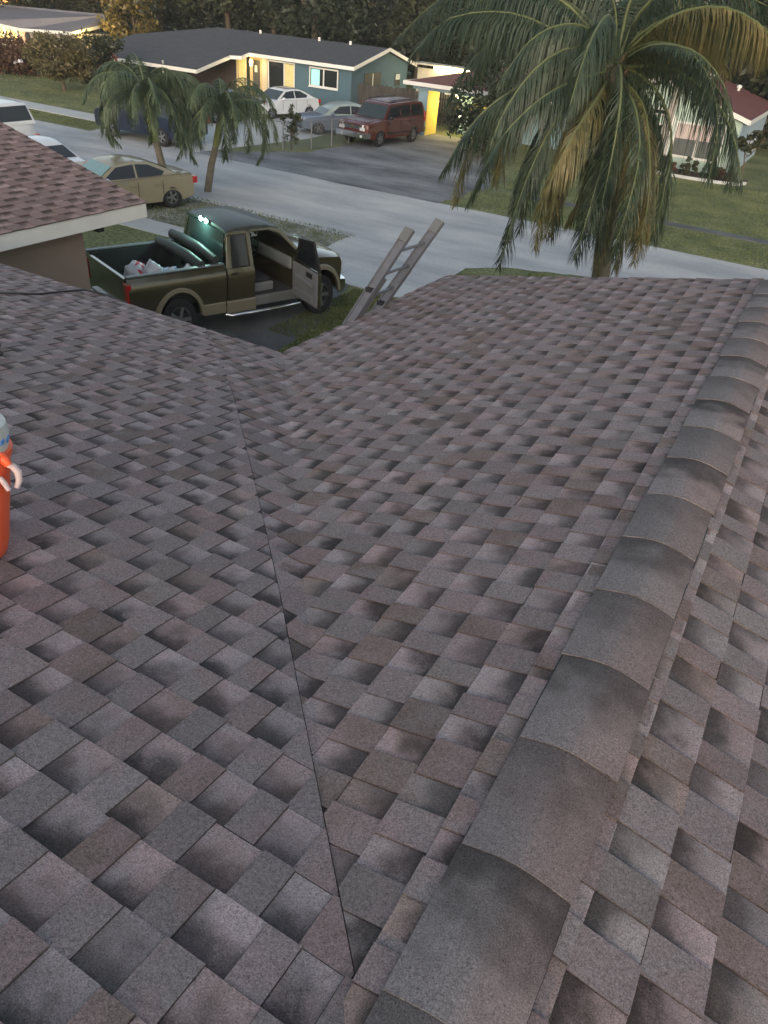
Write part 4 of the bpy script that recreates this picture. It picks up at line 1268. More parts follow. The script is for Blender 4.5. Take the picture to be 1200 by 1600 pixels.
# wire fence before the concrete driveway
def build_wire():
    t = thing('wire_fence', 'chain link fence with grey posts before the concrete driveway', 'fence', (-22.6, 31, 0))
    m = mat('galvanised_wire', (.30, .31, .33), .4, metal=.6)
    P = [Vector((-23.9, 30.2)), Vector((-22.3, 30.5)), Vector((-21.7, 31.9)), Vector((-21.55, 33.4)), Vector((-21.5, 34.9))]
    for p in P:
        b = MB(); b.tube([(p.x, p.y, 0), (p.x, p.y, 1.2)], .032, 8); b.build('post', m, t, smooth=60, world=True)
    for i in range(len(P) - 1):
        b = MB(); b.tube([(P[i].x, P[i].y, 1.17), (P[i + 1].x, P[i + 1].y, 1.17)], .02, 6); b.build('top_rail', m, t, smooth=60, world=True)
    b = MB()
    for i in range(len(P) - 1):
        a, c = P[i], P[i + 1]; L_ = (c - a).length; n = int(L_ / .13)
        for k in range(-9, n):
            for sg in (1, -1):
                u0, u1 = (k * .13, k * .13 + 1.15)
                z0, z1 = (.02, 1.16) if sg > 0 else (1.16, .02)
                if u0 < 0: z0 += (z1 - z0) * (-u0 / 1.15); u0 = 0
                if u1 > L_: z1 = z0 + (z1 - z0) * ((L_ - u0) / (u1 - u0)); u1 = L_
                if u1 - u0 < .05: continue
                pa = a.lerp(c, u0 / L_); pb = a.lerp(c, u1 / L_)
                b.bar((pa.x, pa.y, z0), (pb.x, pb.y, z1), .006, .006)
    o = b.build('wire_mesh', m, t, world=True); o['kind'] = 'stuff'
build_wire()

def build_pillar_house():
    h = thing('porch_house', 'small house with red brown roof and a blue porch pillar lit yellow on one side', 'house', (-18, 44, 0))
    B = lambda b, n, m, p=h, **k: b.build(n, m, p, world=True, **k)
    lb = mat('light_blue_stucco', (.22, .34, .42), .8, var=.05)
    yl = mat('yellow_lit_tint', (.75, .58, .14), .75, var=.04)  # yellow lamplight put into the colour of the pillar's side
    b = MB(); b.box(-20.9, 40.9, 0, -20.36, 42.3, 2.2); pl = B(b, 'pillar', lb)
    b = MB(); b.box(-20.357, 40.92, 0, -20.33, 42.28, 2.18); b.build('yellow_lit_face', yl, pl, world=True)
    b = MB(); b.box(-21.2, 40.75, 2.2, -15.5, 40.9, 2.5); b.box(-21.2, 40.91, 2.2, -21.05, 49, 2.5); B(b, 'beam', lb)
    b = MB(); b.box(-19.6, 43.6, 0, -12, 50, 2.4); B(b, 'wall', lb)
    b = MB(); z0 = 2.52
    ap = (-17.4, 45.2, 3.55)
    cs = [(-21.6, 40.4), (-12.5, 40.4), (-12.5, 50.4), (-21.6, 50.4)]
    for i in range(4):
        a, c = cs[i], cs[(i + 1) % 4]
        b.face([(a[0], a[1], z0), (c[0], c[1], z0), ap])
    b.face([(x, y, z0) for x, y in cs])
    rf = B(b, 'roof', mat('red_brown_roof', (.16, .075, .065), .9, var=.12, fine=.15, fscale=8))
    b = MB(); b.box(-21.63, 40.36, 2.38, -12.47, 40.40, 2.56); b.box(-21.64, 40.41, 2.38, -21.60, 50.4, 2.56); B(b, 'fascia', M['white_trim'])
    b = MB(); b.lathe([(.1, 0), (.1, .18), (.14, .2), (.14, .3), (.001, .34)], o=(-18.0, 45, 3.40), n=10); b.build('vent', M['white_trim'], rf, world=True, smooth=50)
    b = MB(); b.box(-19.61, 43.2, .9, -19.4, 43.58, 1.0); 
    b.lathe([(.001, 0), (.08, .02), (.08, .2), (.001, .22)], o=(-19.75, 43.35, 1.75), n=10); B(b, 'wall_lamp', M['warmglow'])
    plight('wall_lamp_light', (-19.2, 42.4, 1.6), 70, (1.0, .8, .3), .15)
    # iron fence beside it, with lit wall behind
    f = thing('iron_fence', 'black iron picket fence right of the yellow lit blue pillar', 'fence', (-19.9, 44, 0))
    for k in range(22):
        x = -23.6 + k * .13 if k < 14 else -20.1 + (k - 14) * .16
        b = MB(); b.bar((x, 43.9, 0), (x, 43.9, 1.35), .03); b.build('picket', M['black'], f, world=True)
    for z_ in (.25, 1.25):
        b = MB(); b.bar((-23.6, 43.93, z_), (-18.4, 43.93, z_), .03); b.build('rail', M['black'], f, world=True)
    b = MB()
    w_ = thing('lit_garden_wall', 'low cream garden wall glowing yellow behind the iron fence', 'wall', (-20, 47, 0))
    b.box(-24.5, 47.0, 0, -18.0, 47.15, 1.1); b.build('wall', mat('cream_garden_wall', (.6, .5, .22), .8), w_, world=True)
    for k in range(9):
        bb = MB(); bb.lathe([(.001, 0), (.06, .02), (.06, .12), (.001, .14)], o=(-23.9 + k * .65, 46.9, 1.0), n=8); bb.build('lamp', M['warmglow'], w_, world=True)
build_pillar_house()

def build_mint():
    h = thing('mint_house', 'pale mint house with brick red gable roof behind the flower bed at the right', 'house', (-7, 46, 0))
    B = lambda b, n, m, p=h, **k: b.build(n, m, p, world=True, **k)
    mint = mat('mint_stucco', (.40, .52, .46), .8, var=.05, vscale=1.5)
    bl = mat('powder_blue_wall', (.36, .47, .56), .8, var=.05)
    XRt, YF = -4.3, 43.0
    b = MB(); b.box(-13.2, YF + .35, 0, XRt - .35, 54, 2.45)
    b.prism([(-13.2, YF + .35, 2.45), (XRt - .35, YF + .35, 2.45), (-8.8, YF + .35, 3.65)], (0, 1, 0)); B(b, 'wall', mint)
    b = MB(); b.box(XRt - .34, YF + .36, 0, XRt - .30, 54, 2.4); B(b, 'side_wall', bl)
    ZE = 2.60; ZP = 3.95; XP = -8.8
    b = MB(); b.prism([(XRt, YF, ZE), (XRt, 55, ZE), (XP, 55, ZP), (XP, YF, ZP)], (0, 0, -.1))
    b.prism([(-13.6, YF, ZE), (-13.6, 55, ZE), (XP - .003, 55, ZP), (XP - .003, YF, ZP)], (0, 0, -.1))
    rf = B(b, 'roof', mat('brick_red_roof', (.155, .055, .052), .9, var=.12, vscale=1.5, fine=.12, fscale=8))
    for a, c in (((XRt, YF - .02, ZE - .07), (XP, YF - .02, ZP - .07)), ((-13.6, YF - .02, ZE - .07), (XP, YF - .02, ZP - .07)), ((XRt + .02, YF, ZE - .07), (XRt + .02, 55, ZE - .07))):
        b = MB(); b.bar(a, c, .04, .2); B(b, 'fascia', M['white_trim'])
    for (x, y) in ((-7.9, 51.5), (-6.4, 52.5)):
        b = MB(); b.lathe([(.08, 0), (.08, .14), (.15, .16), (.12, .28), (.001, .32)], o=(x, y, ZE + (XRt - x) * .3), n=10); b.build('vent', M['white_trim'], rf, world=True, smooth=50)
    yw = YF + .345
    def win(x0, x1, z0, z1, split=0, up=None):
        b = MB(); b.box(x0, yw - .02, z0, x1, yw, z1); w = B(b, 'window', mat('grey_screen_glass', (.10, .11, .11), .3) if split else M['glass'])
        b = MB()
        xsn = [x0 + (x1 - x0) * k / max(1, split) for k in range(max(1, split) + 1)] if split else [x0, x1]
        for x_ in xsn: b.box(x_ - .05, yw - .07, z0, x_ + .05, yw - .022, z1)
        for z_ in (z0, z1): b.box(x0 - .05, yw - .072, z_ - .05, x1 + .05, yw - .021, z_ + .05)
        b.build('window_frame', M['white_trim'], w, world=True)
        if up:
            b = MB(); b.box(x0 + .06, yw - .03, up, x1 - .06, yw - .021, z1 - .05); b.build('blind', mat('pink_blind', (.5, .42, .40), .7), w, world=True)
    win(-9.15, -8.2, 1.30, 1.95)
    win(-8.9, -8.2, 2.35, 2.6)
    win(-7.6, -5.3, .65, 2.15, split=2, up=1.45)
    b = MB(); b.box(-7.95, yw - .06, 0, -7.75, yw, 2.4); B(b, 'white_post', M['white_trim'])
    b = MB(); b.tube([(XRt - .1, YF + .2, 1.5), (XRt + .5, YF + .3, 1.7)], [.25, .3], 12); B(b, 'white_drum', M['white_trim'], smooth=60)
build_mint()
# flower bed with a pale kerb
bedpts = [(-8.6, 41.5), (-7.5, 41.25), (-6.2, 41.2), (-4.8, 41.35), (-3.9, 41.7), (-3.6, 42.4)]
bk = thing('flower_bed', 'dark soil flower bed with pale kerb along the mint house', 'flower bed', (-6, 42, 0))
b = MB(); b.prism([(x, y, .0) for x, y in bedpts] + [(-3.6, 43.3, 0), (-9, 43.3, 0)], (0, 0, .08)); b.build('soil', mat('dark_soil', (.06, .04, .03), .95, var=.3, vscale=5), bk, world=True)
b = MB()
for i in range(len(bedpts) - 1): b.bar((*bedpts[i], .06), (*bedpts[i + 1], .06), .12, .14)
b.build('kerb', M['concrete'], bk, world=True)

# ------------------------------------------------------------------ far left house
def build_far_left():
    h = thing('grey_roof_house', 'far house with pale grey roof and a lit porch in the top left corner', 'house', (-62, 53, 0))
    B = lambda b, n, m, p=h, **k: b.build(n, m, p, world=True, **k)
    A0, A1 = at(-30, 4, 56), at(163, 22, 56)
    E0, E1 = at(30, 44, 50), at(113, 50, 50.5); E2 = at(165, 38, 55)
    Pl = at(-30, 30, 48)
    b = MB(); b.prism([A0, A1, E2, E1, E0, Pl], (0, 0, -.12)); B(b, 'roof', mat('pale_grey_roof', (.17, .17, .20), .85, var=.1, vscale=.8, fine=.1, fscale=6))
    for a, c in ((Pl, E0), (E0, E1), (E1, E2)):
        bb = MB(); bb.bar(a + Vector((0, -.05, -.1)), c + Vector((0, -.05, -.1)), .06, .22); B(bb, 'fascia', M['white_trim'])
    wl_ = mat('buff_wall', (.36, .33, .30), .85)
    b = MB(); b.prism([(E0.x, 50.6, 0), (E1.x - .4, 51, 0), (E1.x - .4, 51, E1.z - .15), (E0.x, 50.6, E0.z - .15)], (0, 4, 0)); B(b, 'wall', wl_)
    b = MB(); b.prism([(E0.x - 9, 51.5, 0), (E0.x - .05, 51.5, 0), (E0.x - .05, 51.5, 1.5), (E0.x - 9, 51.5, 1.5)], (0, .2, 0)); B(b, 'porch_wall', wl_)
    for px in (4, 14, 24):
        p = at(px, 58, 51.3)
        b = MB(); b.box(p.x - .35, 51.3, .5, p.x + .35, 51.45, 1.45); B(b, 'window', M['lit_in'])
    for px in (8, 18, 29):
        p = at(px, 58, 50.4)
        b = MB(); b.bar((p.x, 50.4, 0), (p.x, 50.4, 1.7), .14); B(b, 'post', M['white_trim'])
    p = at(43, 57, 50.55)
    b = MB(); b.lathe([(.30, 0), (.30, -.06), (.001, -.06)], o=(p.x, 50.58, p.z), axis='y', n=16); B(b, 'round_window', mat('dark_vent', (.05, .05, .05), .7))
    plight('porch_light', (E0.x - 2.2, 50.6, 1.2), 70, (1, .55, .25), .2)
build_far_left()
# street lamp at the top left that glows orange
sl_ = thing('street_lamp', 'street lamp with glowing orange head above the far left house', 'street lamp', (-79, 60, 0))
p = at(6, 2, 60)
sl_.location = (p.x, 60, 0)
b = MB(); b.tube([(p.x - .9, 60.1, 0), (p.x - .9, 60.1, p.z + .2), (p.x, 60, p.z + .35)], [.09, .06, .04], 8); b.build('pole', M['soffit'], sl_, world=True, smooth=60)
b = MB(); b.lathe([(.001, -.02), (.3, 0), (.3, .14), (.12, .22), (.001, .24)], o=(p.x, 60, p.z), n=14); b.build('lamp_head', M['orangeglow'], sl_, world=True, smooth=50)
plight('street_lamp_light', (p.x + .3, 59.0, p.z - .3), 350, (1, .45, .15), .3)

# ------------------------------------------------------------------ vegetation
def leaf_cloud(n, rx, ry, rz, size, seed, clumps=26, lobes=None, drop=0.0, aspect=.5, hang=0.0):
    """many small leaf faces scattered in clumps through an uneven crown"""
    r_ = random.Random(seed); b = MB()
    cl = []
    for _ in range(clumps):
        while True:
            p = Vector((r_.uniform(-1, 1), r_.uniform(-1, 1), r_.uniform(-1, 1)))
            if .25 < p.length < 1: break
        cl.append((Vector((p.x * rx, p.y * ry, p.z * rz)), r_.uniform(.22, .42)))
    vs, fs = [], []
    for i in range(n):
        c, cr = cl[r_.randrange(clumps)]
        d = Vector((r_.gauss(0, 1), r_.gauss(0, 1), r_.gauss(0, 1)))
        d.normalize(); d *= (r_.random() ** .45) * cr
        p = c + Vector((d.x * rx, d.y * ry, d.z * rz))
        s = size * r_.uniform(.6, 1.4)
        a = Vector((r_.uniform(-1, 1), r_.uniform(-1, 1), r_.uniform(-1, .6) - hang)).normalized()
        w = a.orthogonal().normalized(); w = (w * math.cos(i) + a.cross(w) * math.sin(i)) * aspect * s
        a *= s
        k = len(vs)
        vs += [p - a, p + w, p + a, p - w]
        fs.append((k, k + 1, k + 2, k + 3))
    b.v = [tuple(v) for v in vs]; b.f = fs; b.m = [0] * len(fs)
    return b

def make_tree(name, label, loc, h, crown, m, n=2600, size=.3, trunk_r=.16, seed=0, cat='tree', group=None, crown_z=None, extra=None, limbs=5, aspect=.5, hang=0, clumps=26):
    t = thing(name, label, cat, loc, random.Random(seed).uniform(0, 6), group)
    rx, ry, rz = crown
    cz = crown_z if crown_z else h - rz
    r_ = random.Random(seed + 50)
    b = MB(); b.tube([(0, 0, -.05), (r_.uniform(-.1, .1), 0, cz * .35), (r_.uniform(-.15, .15), r_.uniform(-.15, .15), cz * .8), (0, 0, cz + rz * .3)], [trunk_r, trunk_r * .8, trunk_r * .6, trunk_r * .25], 8)
    for k in range(limbs):
        a = k * 2 * PI / limbs + r_.random()
        z0 = cz * r_.uniform(.5, .85)
        b.tube([(0, 0, z0), (math.cos(a) * rx * .3, math.sin(a) * ry * .3, z0 + rz * .4), (math.cos(a) * rx * .75, math.sin(a) * ry * .75, cz + rz * r_.uniform(-.1, .5))], [trunk_r * .5, trunk_r * .3, trunk_r * .1], 6)
    b.build('trunk', M['bark'], t, smooth=60)
    lc = leaf_cloud(n, rx, ry, rz, size, seed, aspect=aspect, hang=hang, clumps=clumps)
    o = lc.build('crown', m, t, recalc=False)
    o.location = (0, 0, cz)
    return t

# tree line behind the houses
tl = []
kinds = [('leaf_dark', (5.0, 4.2, 4.6), 11), ('leaf_mid', (5.4, 4.5, 4.8), 12), ('leaf_dark', (4.2, 3.8, 5.0), 12.5), ('leaf_mid', (4.0, 4.0, 4.0), 10)]
protos = []
descr = ['dark', 'olive', 'tall dark', 'loose olive']
spots = []
rt = random.Random(21)
for i in range(26):
    x = -92 + i * 4.4 + rt.uniform(-1, 1)
    spots.append((x, 61 + rt.uniform(-2.5, 5) + (4 if i % 2 else 0), rt.uniform(.82, 1.2), i % 4))
for i, (x, y, s_, k) in enumerate(spots):
    if k >= len(protos):
        mname, cr, hh = kinds[k]
        o = make_tree('tree', '', (x, y, 0), hh, cr, M[mname], n=9000, size=.19, trunk_r=.28, seed=100 + k, clumps=60)
        protos.append(o)
    else:
        o = copy_tree(protos[k]); o.location = (x, y, 0); o.rotation_euler = (0, 0, rt.uniform(0, 6))
    o.scale = (s_, s_, s_ * (0.85 if x < -50 else (.46 if 715 < proj((x, y, 8))[0] < 815 else 1.0)))
    q = proj((x, y, 5))
    where = ['behind the far left house', 'left of the teal roof', 'behind the teal roof', 'behind the porch house', 'behind the coconut palm', 'behind the mint house'][0 if q[0] < 170 else 1 if q[0] < 300 else 2 if q[0] < 620 else 3 if q[0] < 800 else 4 if q[0] < 1030 else 5]
    o['label'] = '%s tree in the dark tree line %s' % (descr[k], where)
    o['category'] = 'tree'; o['group'] = '%s trees of the tree line %s' % (descr[k], where)
from collections import defaultdict
gg = defaultdict(list)
for o in COL.objects:
    if o.get('group') and str(o['group']).find('trees of the tree line') >= 0 and o.parent is None: gg[o['label']].append(o)
for lab, os_ in gg.items():
    if len(os_) > 1:
        os_.sort(key=lambda o: o.location.x)
        words = ['left', 'right'] if len(os_) == 2 else ['leftmost', 'middle', 'rightmost', 'far']
        for w_, o in zip(words, os_): o['label'] = w_ + ' ' + lab.replace('in the dark tree line ', 'in the tree line ')
# dense understorey far behind so that no horizon shows
b = MB(); lc = leaf_cloud(24000, 75, 3.0, 3.4, .36, 77, clumps=170)
for k in range(len(lc.v)):
    x, y, z = lc.v[k]; lc.v[k] = (x, y, z)
o = lc.build('far_undergrowth', M['leaf_dark'], recalc=False); o.location = (-40, 72, 3.0)
stuff(o, 'dark mass of undergrowth closing the view behind the tree line', 'undergrowth')
b = MB(); b.box(-170, 84, 0, 60, 86, 8.2)
# lit branch tree and warm tree left of the teal roof
p = at(220, 85, 56)
make_tree('tree', 'tree with yellow lit foliage rising left of the teal house roof', (p.x, 55.5, 0), 5.2, (3.2, 2.4, 2.4), M['leaf_warm'], n=3600, size=.20, seed=31, trunk_r=.16)
plight('tree_glow_light', (p.x - 1.0, 51.5, 2.0), 170, (1, .68, .2), .3)  # added for the street lamp's glow on this tree; no lamp stands here
p = at(90, 100, 35)
make_tree('round_tree', 'round clipped olive brown tree on the far left lawn', (-41.9, 35.2, 0), 2.95, (1.85, 1.7, 1.15), M['leaf_round'], n=8200, size=.095, seed=33, trunk_r=.10, crown_z=1.75, clumps=60)
p = at(150, 85, 38)
t5 = make_tree('tree', 'loose tree with orange blossoms beside the round clipped tree', (p.x, 38, 0), 3.1, (1.8, 1.6, 1.45), M['leaf_mid'], n=3600, size=.11, seed=35, trunk_r=.10, crown_z=1.7)
lc = leaf_cloud(160, 1.0, .9, .9, .09, 36, clumps=5); o = lc.build('blossoms', M['blossom'], t5, recalc=False); o.location = (.2, -1.0, 1.6)
p = at(20, 100, 38)
t6 = make_tree('shrub', 'dark reddish hedge shrub with white flowers at the left edge', (p.x, 38, 0), 2.1, (3.2, 1.4, 1.1), M['leaf_red'], n=4600, size=.12, seed=37, trunk_r=.06, crown_z=1.0, cat='shrub', clumps=50)
p0 = at(30, 97, 36.6) - Vector((p.x, 38, 0))
t6.rotation_euler = (0, 0, 0)
lc = leaf_cloud(26, .55, .2, .22, .12, 38, clumps=4); o = lc.build('flowers', M['flower_white'], t6, recalc=False); o.location = p0
# bushy tree left of the coconut palm with yellow flowers
p = at(760, 165, 37)
t7 = make_tree('leafy_tree', 'dense dark green tree with yellow flowers left of the coconut palm', (p.x, 37.5, 0), 4.1, (1.9, 1.8, 1.9), M['leaf_dark'], n=6500, size=.11, seed=41, trunk_r=.12, crown_z=2.3, clumps=60)
t7.rotation_euler = (0, 0, 0)
lc = leaf_cloud(90, .5, .2, .35, .06, 42, clumps=6); o = lc.build('flowers', M['flower_yellow'], t7, recalc=False); o.location = (.0, -1.5, 2.1)
# dark tree behind right of the mint house
make_tree('tree', 'dark tree directly behind the mint house roof at the right edge', (-5.0, 58, 0), 8.5, (5.5, 3.5, 3.8), M['leaf_dark'], n=5200, size=.26, seed=43, trunk_r=.2, clumps=40)
# shrubs in the flower bed
for i, (px, py, hh, m_, lab) in enumerate([(1040, 255, .75, 'leaf_red', 'dark red leaved shrub under the screen window of the mint house'), (1072, 262, .7, 'leaf_mid', 'green shrub in the middle of the flower bed'), (1105, 272, .6, 'leaf_dark', 'low dark shrub right of the green one in the flower bed'), (1140, 270, .65, 'leaf_red', 'rightmost low reddish shrub in the flower bed')]):
    g_ = gnd(px, py + 12)
    make_tree('shrub', lab, (g_.x, 42.1, .05), hh, (.55, .4, hh * .5), M[m_], n=500, size=.085, seed=50 + i, trunk_r=.03, cat='shrub', crown_z=hh * .5, clumps=12, group='shrubs in the flower bed')
# shrub by the wire fence
make_tree('shrub', 'thin young shrub at the wire fence before the concrete driveway', (-22.1, 30.9, 0), 1.7, (.5, .45, .75), M['leaf_mid'], n=520, size=.075, seed=61, trunk_r=.03, cat='shrub', crown_z=1.0, clumps=14)
# papaya like plant at right by the mint house
make_tree('young_tree', 'small bright green tree at the right corner of the mint house', (-3.9, 41.9, 0), 2.3, (.8, .6, .4), M['leaf_mid'], n=420, size=.13, seed=63, trunk_r=.04, crown_z=1.9, clumps=12)

# ---- palms
def frond_mesh(pts, width, n, seed, wl=.026, droop=.8, twist=0.0, taper0=.35, gap=.0, flip=None):
    """pts: control points of the midrib (local). returns (leaflets MB, rachis MB)"""
    r_ = random.Random(seed)
    # Catmull-Rom resample
    P = [Vector(p) for p in pts]
    P = [P[0] + (P[0] - P[1])] + P + [P[-1] + (P[-1] - P[-2])]
    C = []
    for i in range(1, len(P) - 2):
        for k in range(10):
            t = k / 10
            a, b_, c, d = P[i - 1], P[i], P[i + 1], P[i + 2]
            C.append(.5 * ((2 * b_) + (c - a) * t + (2 * a - 5 * b_ + 4 * c - d) * t * t + (3 * b_ - a - 3 * c + d) * t ** 3))
    C.append(P[-2])
    lens = [0]
    for i in range(1, len(C)): lens.append(lens[-1] + (C[i] - C[i - 1]).length)
    T = lens[-1]
    def ev(s):
        s = max(0, min(T, s))
        for i in range(1, len(lens)):
            if lens[i] >= s:
                q = (s - lens[i - 1]) / max(1e-6, lens[i] - lens[i - 1])
                return C[i - 1].lerp(C[i], q), (C[i] - C[i - 1]).normalized()
        return C[-1], (C[-1] - C[-2]).normalized()
    L = MB(); Rr = MB()
    vs, fs = [], []
    for i in range(n):
        u = (i + .5) / n
        s = T * (.10 + .90 * u)
        p, tg = ev(s)
        sidev = tg.cross(Vector((0, 0, 1)))
        if sidev.length < .15: sidev = Vector((1, .2, 0))
        sidev.normalize()
        if twist: sidev = (Matrix.Rotation(twist, 3, tg) @ sidev)
        lw = width * (math.sin(PI * min(1, (u * .86 + .12))) ** .6) * (1 if u > .1 else .7)
        for sg in (-1, 1):
            if r_.random() < gap: continue
            l = lw * r_.uniform(.68, 1.12)
            jit = Vector((r_.gauss(0, .12), r_.gauss(0, .12), r_.gauss(0, .09)))
            dir0 = (sidev * sg * (.85 - .4 * u) + tg * (.35 + .6 * u) + jit).normalized()
            q0 = p.copy(); w0 = wl * r_.uniform(.8, 1.15)
            prev = None
            dr = droop * r_.uniform(.75, 1.25) * (1 - .6 * max(0, u - .55) / .45)
            for k in range(4):
                q = k / 3
                dd = (dir0 * (1 - .72 * min(1, q * dr)) + Vector((0, 0, -1)) * (q * dr * 1.15)).normalized()
                if k > 0: q0 = q0 + dd * (l / 3)
                ww = w0 * (1.0, 1.0, .75, .08)[k]
                nrm = dd.cross(Vector((0, 0, 1)) if abs(dd.z) < .9 else tg)
                nrm.normalize()
                wv = (tg * .7 + nrm * .35 + Vector((0, 0, .1))).normalized()
                wv = (wv - dd * wv.dot(dd)).normalized()
                cur = (q0 - wv * ww * .5, q0 + wv * ww * .5)
                if prev is not None:
                    j = len(vs); vs += [prev[0], prev[1], cur[1], cur[0]]; fs.append((j, j + 1, j + 2, j + 3))
                prev = cur
    L.v = [tuple(v) for v in vs]; L.f = fs; L.m = [0] * len(fs)
    pts2 = [ev(T * k / 12)[0] for k in range(13)]
    Rr.tube(pts2, [.019 * (1 - .85 * k / 12) * (width / .55) for k in range(13)], 6)
    return L, Rr

def add_frond(parent, pts, width, n, seed, m, rad=1.0, **k):
    Lf, Rc = frond_mesh(pts, width, n, seed, **k)
    o = Lf.build('frond', m, parent, recalc=False)
    Rc.build('midrib', M['rachis'], o, smooth=60, recalc=False)
    return o

